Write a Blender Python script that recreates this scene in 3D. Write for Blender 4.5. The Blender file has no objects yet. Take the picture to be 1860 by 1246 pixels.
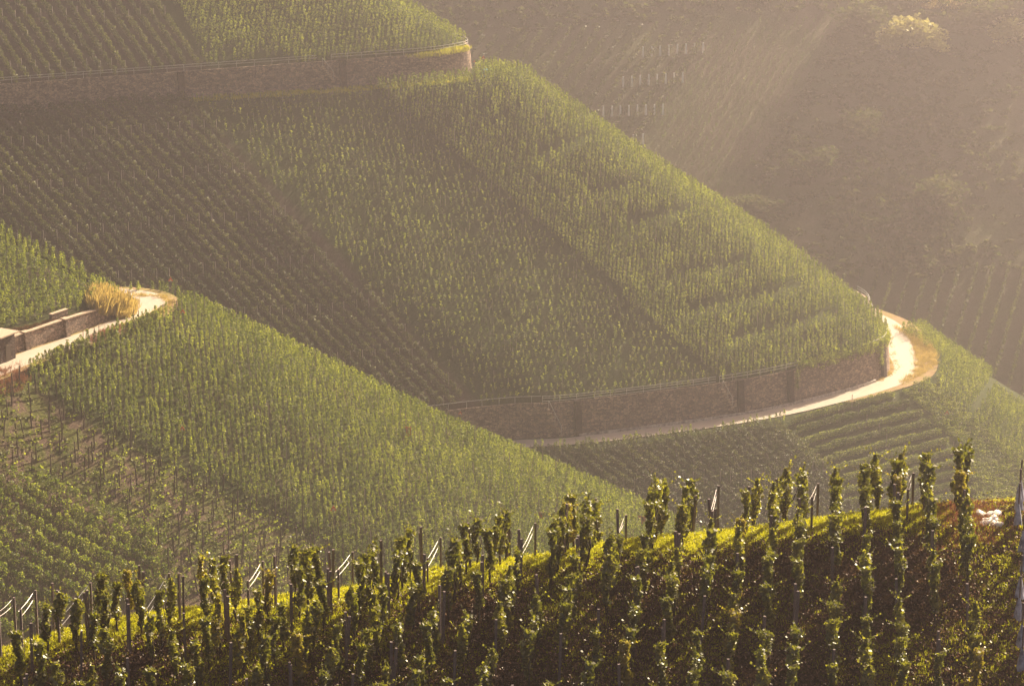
import bpy, math, random
import numpy as np
from mathutils import Vector
from mathutils.bvhtree import BVHTree
R = math.radians
C = bpy.context.scene.collection
rng = np.random.default_rng(7); random.seed(7)

# ------------------------------------------------------------------ camera
CAMZ, PITCH, F = 200.0, 16.0, 5274.0            # F: focal length in photo pixels (photo 1860 x 1246)
cam = bpy.data.cameras.new('camera'); cam.sensor_width = 36; cam.lens = 36 * F / 1860
cam.clip_start = 1; cam.clip_end = 3000
co = bpy.data.objects.new('camera', cam); C.objects.link(co)
co.location = (0, 0, CAMZ); co.rotation_euler = (R(90 - PITCH), 0, 0)
bpy.context.scene.camera = co
CO = Vector((0, 0, CAMZ)); cp, sp = math.cos(R(PITCH)), math.sin(R(PITCH))

# ------------------------------------------------------------------ light, sky, exposure
SUN_AZ, SUN_EL = 38.0, 31.0                     # azimuth clockwise from +Y
w = bpy.data.worlds.new('World'); bpy.context.scene.world = w; w.use_nodes = True
nt = w.node_tree; nt.nodes.clear()
sky = nt.nodes.new('ShaderNodeTexSky'); sky.sky_type = 'NISHITA'; sky.sun_disc = False
sky.sun_elevation = R(SUN_EL); sky.sun_rotation = R(SUN_AZ)
sky.dust_density = 7; sky.air_density = 1.0; sky.ozone_density = 0.6
tint = nt.nodes.new('ShaderNodeMix'); tint.data_type = 'RGBA'; tint.blend_type = 'MULTIPLY'
tint.inputs[0].default_value = 1; tint.inputs[7].default_value = (1.0, .82, .80, 1)
bg = nt.nodes.new('ShaderNodeBackground'); bg.inputs[1].default_value = .055
wo = nt.nodes.new('ShaderNodeOutputWorld')
nt.links.new(sky.outputs[0], tint.inputs[6]); nt.links.new(tint.outputs[2], bg.inputs[0]); nt.links.new(bg.outputs[0], wo.inputs[0])
sun = bpy.data.lights.new('sun', 'SUN'); sun.energy = 5.0; sun.angle = R(.5); sun.color = (1, .86, .62)
so = bpy.data.objects.new('sun', sun); C.objects.link(so); so.location = (0, 0, 300)
so.rotation_euler = (R(90 - SUN_EL), 0, R(180 - SUN_AZ))
vs = bpy.context.scene.view_settings
vs.view_transform = 'Standard'; vs.look = 'None'; vs.gamma = 1; vs.exposure = 1.52; vs.use_curve_mapping = False
cy = bpy.context.scene.cycles
cy.sample_clamp_direct = 4; cy.sample_clamp_indirect = 3; cy.max_bounces = 6; cy.diffuse_bounces = 3; cy.transmission_bounces = 4; cy.glossy_bounces = 2
cy.volume_bounces = 1; cy.transparent_max_bounces = 8

# ------------------------------------------------------------------ helpers
def tag(o, label=None, cat=None, group=None, kind=None):
    if label: o['label'] = label
    if cat: o['category'] = cat
    if group: o['group'] = group
    if kind: o['kind'] = kind
    return o
def empty(name, loc=(0, 0, 0), rz=0):
    o = bpy.data.objects.new(name, None); C.objects.link(o); o.location = loc; o.rotation_euler = (0, 0, rz); return o
def dirpx(px, py):
    u, v = (px - 930) / F, (623 - py) / F
    return Vector((u, cp + v * sp, -sp + v * cp))
def onz(px, py, z):
    d = dirpx(px, py); return CO + d * ((z - CAMZ) / d.z)
def ond(px, py, y):
    d = dirpx(px, py); return CO + d * (y / d.y)
def proj(x, y, z):
    dz = z - CAMZ; depth = y * cp - dz * sp; up = y * sp + dz * cp
    return 930 + F * x / depth, 623 - F * up / depth
def catmull(P, n):
    P = np.array(P, float); k = len(P); out = []
    for i in range(k - 1):
        p0 = P[max(i - 1, 0)]; p1 = P[i]; p2 = P[i + 1]; p3 = P[min(i + 2, k - 1)]
        for j in range(n):
            t = j / n
            out.append(.5 * ((2 * p1) + (-p0 + p2) * t + (2 * p0 - 5 * p1 + 4 * p2 - p3) * t * t + (-p0 + 3 * p1 - 3 * p2 + p3) * t ** 3))
    out.append(P[-1]); return np.array(out)
def offset(Cv, wds, dz=0):          # positive = outwards (to the right of the travel direction)
    d = np.gradient(Cv[:, :2], axis=0)
    for _ in range(2): d[1:-1] = (d[:-2] + 2 * d[1:-1] + d[2:]) / 4
    L = np.linalg.norm(d, axis=1)[:, None]; d = d / L
    n = np.stack([d[:, 1], -d[:, 0]], 1)
    o = Cv.copy(); o[:, :2] += n * np.asarray(wds).reshape(-1, 1) if np.ndim(wds) else n * wds
    if np.max(np.abs(wds)) > 3:
        for _ in range(14): o[1:-1, :2] = (o[:-2, :2] + 2 * o[1:-1, :2] + o[2:, :2]) / 4
    o[:, 2] += dz; return o
def rfaces(r, c, base=0):
    i = np.arange(r - 1)[:, None] * c + np.arange(c - 1)[None, :]; i = i.ravel() + base
    return np.stack([i, i + 1, i + c + 1, i + c], 1)
def inpoly(px, py, P):
    c = False; n = len(P)
    for i in range(n):
        x1, y1 = P[i]; x2, y2 = P[(i + 1) % n]
        if (y1 > py) != (y2 > py) and px < (x2 - x1) * (py - y1) / (y2 - y1) + x1: c = not c
    return c
def smooth_noise(x, y, s, seed=0):
    r = np.random.default_rng(seed); v = 0
    for k in range(7):
        a = r.uniform(0, 6.28); f = r.uniform(.6, 1.7) / s; ph = r.uniform(0, 6.28)
        v = v + np.sin((x * math.cos(a) + y * math.sin(a)) * f + ph) / (1 + .25 * k)
    return v / 3.2
def mesh_obj(name, V, Fc, m, parent=None, smooth=False, loc=None):
    me = bpy.data.meshes.new(name)
    V = np.asarray(V, float)
    if loc is not None: V = V - np.array(loc)
    me.from_pydata(V.tolist(), [], [list(map(int, f)) for f in Fc]); me.materials.append(m)
    if smooth: me.polygons.foreach_set('use_smooth', [True] * len(me.polygons))
    me.update()
    o = bpy.data.objects.new(name, me); C.objects.link(o)
    if loc is not None: o.location = loc
    if parent: o.parent = parent
    return o
def quad_obj(name, V, rnd, mats, midx=None, parent=None, loc=(0, 0, 0)):
    """V (4n,3): n loose quads. rnd (n): per-quad random kept as an attribute."""
    V = np.ascontiguousarray(V - np.array(loc), dtype=np.float32); n = len(V) // 4
    me = bpy.data.meshes.new(name)
    me.vertices.add(4 * n); me.vertices.foreach_set('co', V.ravel())
    me.loops.add(4 * n); me.loops.foreach_set('vertex_index', np.arange(4 * n, dtype=np.int32))
    me.polygons.add(n); me.polygons.foreach_set('loop_start', np.arange(0, 4 * n, 4, dtype=np.int32))
    for m in mats: me.materials.append(m)
    if midx is not None: me.polygons.foreach_set('material_index', midx.astype(np.int32))
    at = me.attributes.new('rnd', 'FLOAT', 'FACE'); at.data.foreach_set('value', rnd.astype(np.float32))
    me.update(calc_edges=True)
    o = bpy.data.objects.new(name, me); C.objects.link(o); o.location = loc
    if parent: o.parent = parent
    return o
def boxv(cx, cy_, cz, sx, sy, sz, rz=0, taper=1):
    v = []
    for z, t in ((-1, 1), (1, taper)):
        for x, y in ((-1, -1), (1, -1), (1, 1), (-1, 1)):
            a, b = x * sx / 2 * t, y * sy / 2 * t
            v.append((cx + a * math.cos(rz) - b * math.sin(rz), cy_ + a * math.sin(rz) + b * math.cos(rz), cz + z * sz / 2))
    return v, [(3, 2, 1, 0), (4, 5, 6, 7), (0, 1, 5, 4), (1, 2, 6, 5), (2, 3, 7, 6), (3, 0, 4, 7)]
class MB:
    def __init__(s): s.v = []; s.f = []
    def add(s, v, f):
        b = len(s.v); s.v += [tuple(p) for p in v]; s.f += [[i + b for i in q] for q in f]; return s
    def box(s, *a, **k): return s.add(*boxv(*a, **k))
    def tube(s, pts, rad, n=6):
        pts = [Vector(p) for p in pts]; rs = rad if hasattr(rad, '__len__') else [rad] * len(pts)
        b = len(s.v)
        for i, p in enumerate(pts):
            d = (pts[min(i + 1, len(pts) - 1)] - pts[max(i - 1, 0)]).normalized()
            a = d.orthogonal().normalized() if i == 0 else (a - d * a.dot(d)).normalized()
            c = d.cross(a)
            for k in range(n):
                t = 2 * math.pi * k / n; s.v.append(tuple(p + (a * math.cos(t) + c * math.sin(t)) * rs[i]))
        for i in range(len(pts) - 1):
            for k in range(n):
                s.f.append([b + i * n + k, b + i * n + (k + 1) % n, b + (i + 1) * n + (k + 1) % n, b + (i + 1) * n + k])
        s.f.append([b + k for k in range(n)][::-1]); s.f.append([b + (len(pts) - 1) * n + k for k in range(n)]); return s
    def build(s, name, m, parent=None, smooth=False, loc=None): return mesh_obj(name, s.v, s.f, m, parent, smooth, loc)
ONES = 'zeroth first second third fourth fifth sixth seventh eighth ninth tenth eleventh twelfth thirteenth fourteenth fifteenth sixteenth seventeenth eighteenth nineteenth'.split()
TENS = {2: 'twent', 3: 'thirt', 4: 'fort', 5: 'fift', 6: 'sixt'}
def nth(n):
    if n < 20: return ONES[n]
    return TENS[n // 10] + ('ieth' if n % 10 == 0 else 'y-' + ONES[n % 10])

# ------------------------------------------------------------------ materials
def mat(name):
    m = bpy.data.materials.new(name); m.use_nodes = True; t = m.node_tree; t.nodes.clear()
    o = t.nodes.new('ShaderNodeOutputMaterial'); return m, t, o
def N(t, ty, **k):
    n = t.nodes.new(ty)
    for a, b in k.items(): setattr(n, a, b)
    return n
def ramp(t, fac, cols):
    r = N(t, 'ShaderNodeValToRGB'); e = r.color_ramp.elements
    e[0].position = cols[0][0]; e[0].color = (*cols[0][1], 1); e[1].position = cols[-1][0]; e[1].color = (*cols[-1][1], 1)
    for p, c in cols[1:-1]: x = e.new(p); x.color = (*c, 1)
    t.links.new(fac, r.inputs[0]); return r.outputs[0]
def noise(t, scale, detail=4, rough=.6, vec=None, dist=0):
    n = N(t, 'ShaderNodeTexNoise'); n.inputs['Scale'].default_value = scale; n.inputs['Detail'].default_value = detail
    n.inputs['Roughness'].default_value = rough; n.inputs['Distortion'].default_value = dist
    if vec is not None: t.links.new(vec, n.inputs['Vector'])
    return n.outputs[0]
def wpos(t): return N(t, 'ShaderNodeNewGeometry').outputs['Position']
def mix(t, f, a, b, mode='MIX'):
    n = N(t, 'ShaderNodeMix', data_type='RGBA', blend_type=mode)
    for i, x in ((0, f), (6, a), (7, b)):
        if isinstance(x, (int, float)): n.inputs[i].default_value = x
        elif isinstance(x, tuple): n.inputs[i].default_value = (*x, 1)
        else: t.links.new(x, n.inputs[i])
    return n.outputs[2]
def math_(t, op, a, b=0.0):
    n = N(t, 'ShaderNodeMath', operation=op)
    for i, x in ((0, a), (1, b)):
        if isinstance(x, (int, float)): n.inputs[i].default_value = x
        else: t.links.new(x, n.inputs[i])
    return n.outputs[0]
def leaf_mat(name, dark, mid, light, trans=.42, gloss=.10, patch=.25, vivid=(1.5, 1.7, .7), rough=.42):
    m, t, o = mat(name)
    a = N(t, 'ShaderNodeAttribute', attribute_name='rnd').outputs['Fac']
    f = math_(t, 'ADD', math_(t, 'MULTIPLY', a, .75), math_(t, 'MULTIPLY', noise(t, patch, 2, .5, wpos(t)), .4))
    col = ramp(t, f, [(.05, dark), (.5, mid), (1.0, light)])
    d = N(t, 'ShaderNodeBsdfDiffuse'); t.links.new(col, d.inputs[0])
    tr = N(t, 'ShaderNodeBsdfTranslucent'); t.links.new(mix(t, 1.0, col, vivid, 'MULTIPLY'), tr.inputs[0])
    g = N(t, 'ShaderNodeBsdfGlossy'); g.inputs['Color'].default_value = (.9, .9, .85, 1); g.inputs['Roughness'].default_value = rough
    m1 = N(t, 'ShaderNodeMixShader'); m1.inputs[0].default_value = trans; t.links.new(d.outputs[0], m1.inputs[1]); t.links.new(tr.outputs[0], m1.inputs[2])
    m2 = N(t, 'ShaderNodeMixShader'); m2.inputs[0].default_value = gloss; t.links.new(m1.outputs[0], m2.inputs[1]); t.links.new(g.outputs[0], m2.inputs[2])
    t.links.new(m2.outputs[0], o.inputs[0]); return m
def surf(name, colfn, rough=.85, bump=None, spec=.3):
    m, t, o = mat(name); b = N(t, 'ShaderNodeBsdfPrincipled'); b.inputs['Roughness'].default_value = rough
    b.inputs['Specular IOR Level'].default_value = spec
    c = colfn(t)
    if isinstance(c, tuple): b.inputs['Base Color'].default_value = (*c, 1)
    else: t.links.new(c, b.inputs['Base Color'])
    if bump:
        bp = N(t, 'ShaderNodeBump'); bp.inputs['Strength'].default_value = bump[1]; bp.inputs['Distance'].default_value = bump[2]
        t.links.new(bump[0](t), bp.inputs['Height']); t.links.new(bp.outputs[0], b.inputs['Normal'])
    t.links.new(b.outputs[0], o.inputs[0]); return m
M = {}
M['leaf'] = leaf_mat('vine_leaf_near', (.03, .032, .008), (.12, .11, .018), (.42, .34, .06), trans=.46, gloss=.07, patch=.6, rough=.45)
M['leaf_slope'] = leaf_mat('vine_leaf_slope', (.024, .032, .008), (.095, .118, .024), (.44, .42, .08), trans=.46, gloss=.035, patch=.12, rough=.6)
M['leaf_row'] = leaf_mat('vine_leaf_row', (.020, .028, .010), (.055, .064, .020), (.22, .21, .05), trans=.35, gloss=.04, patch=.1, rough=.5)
M['leaf_tree'] = leaf_mat('tree_leaf', (.03, .04, .015), (.07, .08, .03), (.16, .14, .05), trans=.3, gloss=.01, patch=.08, rough=.8)
M['leaf_autumn'] = leaf_mat('vine_leaf_yellowing', (.08, .065, .015), (.19, .15, .025), (.36, .25, .04), trans=.4, gloss=.06, patch=.6)
M['leaf_sunlit'] = leaf_mat('sunlit_tree_leaf', (.16, .15, .05), (.30, .27, .09), (.46, .42, .15), trans=.4, gloss=.03, patch=.08, vivid=(1.1, 1.1, .9))  # lit copy of the tree leaf, sunlight put into its colour
M['grass'] = leaf_mat('grass', (.18, .17, .012), (.38, .35, .022), (.62, .54, .05), trans=.5, gloss=.03, patch=.8, vivid=(1.3, 1.4, .5))
M['dry'] = leaf_mat('dry_grass', (.22, .17, .06), (.42, .33, .12), (.62, .52, .22), trans=.4, gloss=.03, patch=.6, vivid=(1.2, 1.1, .7))
M['red'] = leaf_mat('red_weeds', (.12, .055, .03), (.24, .11, .065), (.34, .20, .11), trans=.3, gloss=.03, patch=.9, vivid=(1.2, 1, .8))
M['litter'] = leaf_mat('leaf_litter', (.035, .016, .010), (.11, .05, .028), (.26, .14, .07), trans=.1, gloss=.03, patch=.9)
M['bark'] = surf('vine_bark', lambda t: ramp(t, noise(t, 30, 5, .7, wpos(t)), [(.3, (.03, .02, .015)), (.7, (.10, .07, .05))]), .9)
M['post'] = surf('weathered_post', lambda t: ramp(t, noise(t, 14, 5, .7, wpos(t)), [(.3, (.10, .075, .07)), (.7, (.25, .19, .17))]), .85)
M['stake'] = surf('stake_wood', lambda t: ramp(t, noise(t, 8, 4, .7, wpos(t)), [(.3, (.22, .18, .15)), (.7, (.42, .35, .30))]), .85)
M['wire'] = surf('galvanised_wire', lambda t: (.75, .72, .68), .3, spec=.8); M['wire'].node_tree.nodes['Principled BSDF'].inputs['Metallic'].default_value = .7
M['rail'] = surf('galvanised_rail', lambda t: ramp(t, noise(t, 3, 3, .6, wpos(t)), [(.3, (.45, .42, .38)), (.7, (.62, .58, .52))]), .42, spec=.6)
def soilcol(a, b, g, gl, s=.25, gamt=(.42, .62)):
    def fn(t):
        p = wpos(t)
        soil = ramp(t, noise(t, 3.0, 8, .75, p), [(.25, a), (.75, b)])
        gr = ramp(t, noise(t, 2.2, 6, .7, p), [(.3, g), (.7, gl)])
        k = N(t, 'ShaderNodeMapRange'); k.inputs[1].default_value = gamt[0]; k.inputs[2].default_value = gamt[1]
        t.links.new(noise(t, s, 6, .65, p), k.inputs[0])
        return mix(t, k.outputs[0], soil, gr)
    return fn
bump1 = (lambda t: noise(t, 2.5, 8, .75, wpos(t)), .9, .35)
M['hill'] = surf('vineyard_soil', soilcol((.16, .12, .09), (.32, .25, .19), (.09, .09, .04), (.19, .17, .08)), .95, bump1, .1)
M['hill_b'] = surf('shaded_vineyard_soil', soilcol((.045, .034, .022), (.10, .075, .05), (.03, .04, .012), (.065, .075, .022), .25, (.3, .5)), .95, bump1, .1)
M['far'] = surf('far_slope_soil', soilcol((.11, .095, .055), (.22, .185, .11), (.08, .095, .04), (.18, .18, .08), .05), .95, (lambda t: noise(t, .6, 8, .75, wpos(t)), 1, 1.2), .1)
M['near'] = surf('near_ridge_soil', soilcol((.035, .018, .013), (.12, .065, .045), (.07, .065, .012), (.20, .17, .03), .55, (.48, .62)), .95, (lambda t: noise(t, 6, 8, .75, wpos(t)), 1, .25), .1)
M['verge'] = surf('dry_verge', soilcol((.26, .17, .09), (.42, .29, .16), (.20, .17, .05), (.36, .28, .10), .5), .95, (lambda t: noise(t, 5, 7, .7, wpos(t)), .8, .2), .1)
M['road'] = surf('pale_concrete', lambda t: mix(t, math_(t, 'MULTIPLY', noise(t, .35, 6, .7, wpos(t)), .55), ramp(t, noise(t, 5, 6, .7, wpos(t)), [(.3, (.40, .34, .26)), (.7, (.58, .50, .40))]), (.36, .28, .19)), .55, (lambda t: noise(t, 9, 6, .7, wpos(t)), .25, .02), .5)
def stonecol(a, b, mor, sc):
    def fn(t):
        p = wpos(t)
        mp = N(t, 'ShaderNodeMapping'); mp.inputs['Scale'].default_value = (1, 1, 1.9); t.links.new(p, mp.inputs[0])
        v = N(t, 'ShaderNodeTexVoronoi'); v.inputs['Scale'].default_value = sc; t.links.new(mp.outputs[0], v.inputs['Vector'])
        e = N(t, 'ShaderNodeTexVoronoi', feature='DISTANCE_TO_EDGE'); e.inputs['Scale'].default_value = sc; t.links.new(mp.outputs[0], e.inputs['Vector'])
        s = N(t, 'ShaderNodeSeparateColor'); t.links.new(v.outputs['Color'], s.inputs[0])
        st = ramp(t, s.outputs[0], [(.1, a), (.9, b)])
        st = mix(t, .6, st, ramp(t, noise(t, .5, 6, .7, p), [(.3, (.5, .45, .42)), (.7, (1.3, 1.25, 1.15))]), 'MULTIPLY')
        k = N(t, 'ShaderNodeMapRange'); k.inputs[1].default_value = .02; k.inputs[2].default_value = .09; t.links.new(e.outputs['Distance'], k.inputs[0])
        return mix(t, k.outputs[0], mor, st)
    return fn
def stonebump(sc):
    def fn(t):
        mp = N(t, 'ShaderNodeMapping'); mp.inputs['Scale'].default_value = (1, 1, 1.9); t.links.new(wpos(t), mp.inputs[0])
        e = N(t, 'ShaderNodeTexVoronoi', feature='DISTANCE_TO_EDGE'); e.inputs['Scale'].default_value = sc; t.links.new(mp.outputs[0], e.inputs['Vector'])
        return math_(t, 'MINIMUM', e.outputs['Distance'], .12)
    return fn
M['stone'] = surf('slate_masonry', stonecol((.19, .14, .11), (.50, .37, .28), (.10, .075, .06), 1.9), .9, (stonebump(2.2), 1, .5), .2)
M['stone_near'] = surf('rubble_masonry', stonecol((.12, .085, .07), (.40, .29, .22), (.06, .045, .035), 3.4), .85, (stonebump(3.4), 1, .4), .3)
M['coping'] = surf('pale_coping', lambda t: ramp(t, noise(t, 3, 5, .7, wpos(t)), [(.3, (.35, .26, .18)), (.7, (.55, .43, .30))]), .8)
M['stone_dark'] = surf('dark_masonry', stonecol((.05, .035, .03), (.12, .08, .065), (.03, .022, .02), 2.2), .9, (stonebump(2.2), 1, .5), .2)  # darker stone tone for the uncapped buttresses and the hut walls
M['kerb'] = surf('stained_kerb', lambda t: ramp(t, noise(t, 1.3, 5, .8, wpos(t)), [(.38, (.18, .13, .10)), (.6, (.60, .53, .45))]), .8)
M['signred'] = surf('sign_red', lambda t: (.75, .12, .03), .4); M['signwhite'] = surf('sign_cream', lambda t: (.8, .62, .42), .4)
M['blue'] = surf('blue_plastic', lambda t: ramp(t, noise(t, 5, 2, .5, wpos(t)), [(.4, (.05, .30, .50)), (.6, (.20, .62, .75))]), .4)
M['white'] = surf('white_stone', lambda t: ramp(t, noise(t, 9, 4, .6, wpos(t)), [(.3, (.6, .52, .44)), (.7, (.85, .8, .72))]), .7)
M['sleeve'] = surf('pale_blue_sheet', lambda t: ramp(t, noise(t, 4, 3, .6, wpos(t)), [(.3, (.12, .12, .17)), (.75, (.55, .56, .64))]), .45)
M['whitepost'] = surf('white_paint', lambda t: (.85, .82, .80), .6)
M['orange'] = surf('orange_cloth', lambda t: ramp(t, noise(t, 3, 3, .6, wpos(t)), [(.3, (.50, .17, .06)), (.7, (.68, .28, .12))]), .8)

# ------------------------------------------------------------------ terrain: contour curves, then lofts
NS = 14
def curve(ctrl, z):
    pts = []
    for c in ctrl:
        if c[0] == 'p': v = onz(c[1], c[2], z); pts.append((v.x, v.y, z))
        else: pts.append((c[0], c[1], z))
    return catmull(pts, NS)
def uw(vals):                       # widths at the 13 control points -> per sample
    return catmull([(v,) for v in vals], NS)[:, 0]
p = lambda a, b: ('p', a, b)
# big spur
c_top = curve([(-200, 455), (-160, 480), (-125, 500), (-100, 508), (-82, 512), (-72, 513), (-65, 514), (-62, 516), (-63, 520), (-70, 526), (-85, 535), (-110, 545), (-150, 550)], 140)
c_ub = curve([(-170, 415), (-115, 443), p(0, 205), p(330, 180), p(640, 157), p(780, 146), p(850, 134), (-7.3, 496.5), (-9.3, 500), (-17, 505), (-42, 520), (-80, 540), (-120, 555)], 107)
c_ut = offset(c_ub, -.55, 4.3)
c_bench = curve([(-170, 413), (-115, 441), p(0, 210), p(330, 186), p(640, 165), p(800, 157), p(900, 150), p(938, 141), (1, 494), (-8, 499.5), (-36, 518), (-75, 542), (-120, 560)], 106.8)
c_wb = curve([(-150, 362), (-70, 400), p(830, 808), p(1050, 791), p(1345, 752), p(1500, 718), p(1590, 691), p(1616, 668), (63.2, 485), (61.8, 499), (48, 518), (20, 540), (-40, 560)], 61)
c_wt = offset(c_wb, -.6, 5.4)
c_rd0 = offset(c_wb, .7, .02); c_rd1 = offset(c_wb, uw([4.4] * 6 + [4.6, 4.9, 6.0, 6.2] + [4.4] * 3), .02)
c_out = offset(c_wb, uw([5.2] * 5 + [5.4, 6.2, 8.2, 9.2, 8.5, 5, 5, 5]), -.1)
c_low = curve([(-130, 300), (-50, 340), (5, 372), (35, 380), (72, 398), (98, 418), (112, 438), (122, 465), (125, 490), (122, 510), (105, 535), (60, 570), (0, 600)], 25)
c_bot = curve([(-110, 270), (-35, 308), (20, 335), (55, 345), (100, 362), (132, 390), (150, 420), (160, 460), (165, 490), (160, 515), (140, 545), (90, 590), (20, 625)], 1)
# middle spur
b_top = curve([(-165, 290), (-148, 305), (-130, 320), (-126, 328), (-122, 336), (-118, 343), (-115, 348), (-114, 351), (-115, 354), (-119, 358), (-127, 364), (-145, 373), (-170, 380)], 140)
b_wb = curve([(-96, 260), (-77, 291), p(0, 654), p(60, 632), p(130, 608), p(195, 583), p(232, 567), p(243, 556), p(240, 544), (-53, 352.4), (-66, 354), (-90, 358), (-125, 366)], 105)
b_wt = offset(b_wb, -.45, uw([1.9] * 5 + [1.5, .9] + [.7] * 6))
b_vb = offset(b_wb, uw([-3, -3, -3, -3.2, -3.6, -4, -4.5] + [-4.5] * 6), 2.5)
b_rd0 = offset(b_wb, .5, .02); b_rd1 = offset(b_wb, uw([4.1] * 13), .02)
b_out = offset(b_wb, uw([5.2] * 6 + [5.4, 5.6, 5.6] + [5] * 4), -.1)
b_low = curve([(-115, 215), (-90, 238), (-55, 262), (-38, 272), (-15, 288), (5, 305), (22, 325), (29, 350), (28, 368), (19, 385), (0, 405), (-40, 425), (-90, 440)], 65)
b_bot = curve([(-80, 180), (-40, 200), (0, 222), (25, 238), (50, 258), (70, 280), (88, 310), (95, 350), (92, 380), (75, 405), (45, 430), (0, 455), (-60, 470)], 18)
def hill(name, curves, subs, seeds, amp, m):
    rows = []
    for k in range(len(curves) - 1):
        a, b = curves[k], curves[k + 1]; n = subs[k]
        for j in range(n):
            s = j / n; r = a * (1 - s) + b * s
            if n > 3:
                wgt = math.sin(math.pi * s) ** .6
                r = r.copy(); r[:, 2] += wgt * (amp * smooth_noise(r[:, 0], r[:, 1], 9, seeds) + .35 * amp * smooth_noise(r[:, 0], r[:, 1], 3, seeds + 1))
            rows.append(r)
    rows.append(curves[-1]); G = np.array(rows); r_, c_ = G.shape[:2]
    V = G.reshape(-1, 3); Fc = rfaces(r_, c_)
    o = mesh_obj(name, V, Fc, m, smooth=True); tag(o, kind='structure')
    bv = BVHTree.FromPolygons([Vector(v) for v in V], [tuple(int(i) for i in f) for f in Fc])
    return o, bv
hc, BC = hill('hillside', [c_top, c_ut, offset(c_ub, -.05), c_bench, c_wt, offset(c_wb, -.05), c_out, c_low, c_bot], [26, 1, 1, 40, 1, 2, 30, 6], 3, .8, M['hill'])
hb, BB = hill('hillside', [b_top, b_vb, b_wt, offset(b_wb, -.05), b_out, b_low, b_bot], [26, 2, 1, 2, 36, 8], 11, .55, M['hill_b'])
def hz(B, x, y):
    h = B.ray_cast(Vector((x, y, 260)), Vector((0, 0, -1))); return h[0].z if h[0] else None
def hit(B, px, py):
    h = B.ray_cast(CO, dirpx(px, py).normalized()); return h[0]
def plot_mask(t, pos, a, b, zlo, zhi, blend=.8):
    '''1 on the left of the vertical plane through a and b, between two heights'''
    d = (b - a); n = Vector((d.y, -d.x, 0)).normalized()
    dot = N(t, 'ShaderNodeVectorMath', operation='DOT_PRODUCT'); t.links.new(pos, dot.inputs[0]); dot.inputs[1].default_value = n
    k = N(t, 'ShaderNodeMapRange'); c = n.dot(a); k.inputs[1].default_value = c - blend; k.inputs[2].default_value = c + blend
    t.links.new(math_(t, 'ADD', dot.outputs['Value'], math_(t, 'MULTIPLY', noise(t, .6, 3, .6, pos), .5)), k.inputs[0])
    z = N(t, 'ShaderNodeSeparateXYZ'); t.links.new(pos, z.inputs[0])
    g = math_(t, 'MULTIPLY', math_(t, 'GREATER_THAN', z.outputs[2], zlo), math_(t, 'LESS_THAN', z.outputs[2], zhi))
    return math_(t, 'MULTIPLY', k.outputs[0], g)
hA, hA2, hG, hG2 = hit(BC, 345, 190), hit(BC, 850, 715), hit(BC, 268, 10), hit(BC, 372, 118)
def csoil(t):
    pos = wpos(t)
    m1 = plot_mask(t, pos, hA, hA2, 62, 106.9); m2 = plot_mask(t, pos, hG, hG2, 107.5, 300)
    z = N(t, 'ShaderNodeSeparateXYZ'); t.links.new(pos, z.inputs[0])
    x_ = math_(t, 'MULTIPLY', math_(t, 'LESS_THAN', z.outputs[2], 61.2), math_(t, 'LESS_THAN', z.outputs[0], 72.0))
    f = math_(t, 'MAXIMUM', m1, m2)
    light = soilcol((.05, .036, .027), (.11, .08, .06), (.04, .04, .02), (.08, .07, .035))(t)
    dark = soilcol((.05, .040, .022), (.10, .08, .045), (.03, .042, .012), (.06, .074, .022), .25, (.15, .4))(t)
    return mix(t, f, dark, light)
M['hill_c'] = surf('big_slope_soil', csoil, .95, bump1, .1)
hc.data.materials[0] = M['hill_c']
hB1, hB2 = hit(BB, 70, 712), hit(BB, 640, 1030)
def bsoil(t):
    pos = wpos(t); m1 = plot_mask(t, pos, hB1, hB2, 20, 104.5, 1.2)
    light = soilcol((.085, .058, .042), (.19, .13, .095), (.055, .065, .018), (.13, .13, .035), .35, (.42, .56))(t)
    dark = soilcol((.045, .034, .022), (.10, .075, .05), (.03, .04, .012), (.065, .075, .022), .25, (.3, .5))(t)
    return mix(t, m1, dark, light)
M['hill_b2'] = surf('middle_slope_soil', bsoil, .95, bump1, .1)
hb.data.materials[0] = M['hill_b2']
def strip(name, a, b, i0, i1, m, n=3):
    rows = [a[i0:i1] * (1 - j / n) + b[i0:i1] * (j / n) for j in range(n + 1)]
    G = np.array(rows); o = mesh_obj(name, G.reshape(-1, 3), rfaces(*G.shape[:2]), m, smooth=True); return o
def lift(Cv, dz): q = Cv.copy(); q[:, 2] += dz; return q
LC = len(c_wb)
def bench(a, b, i0, i1, dz, name, m):
    """a strip laid on the bench of the hillside mesh: heights follow the linear bench plus dz"""
    return strip(name, lift(a, dz), lift(b, dz), i0, i1, m)
r1 = bench(c_rd0, c_rd1, NS, LC, .06, 'road', M['road']); tag(r1, kind='structure')
r2 = bench(b_rd0, b_rd1, 0, LC, .06, 'road', M['road']); tag(r2, kind='structure')
v1 = bench(offset(c_wb, uw([4.2] * 8 + [5.6, 5.8, 4.2, 4.2, 4.2])), offset(c_out, -.1, .1), NS * 5, NS * 10, .045, 'verge', M['verge']); tag(v1, kind='structure')
v2 = bench(offset(b_wb, 3.9), offset(b_out, -.1, .1), 0, NS * 10, .045, 'verge', M['verge']); tag(v2, kind='structure')
v3 = bench(offset(b_wb, .0), offset(b_wb, .75), 0, NS * 8, .05, 'verge', M['verge']); tag(v3, kind='structure')
v4 = bench(offset(c_wb, .0), offset(c_wb, .9), NS * 4, NS * 10, .05, 'verge', M['verge']); tag(v4, kind='structure')
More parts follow.
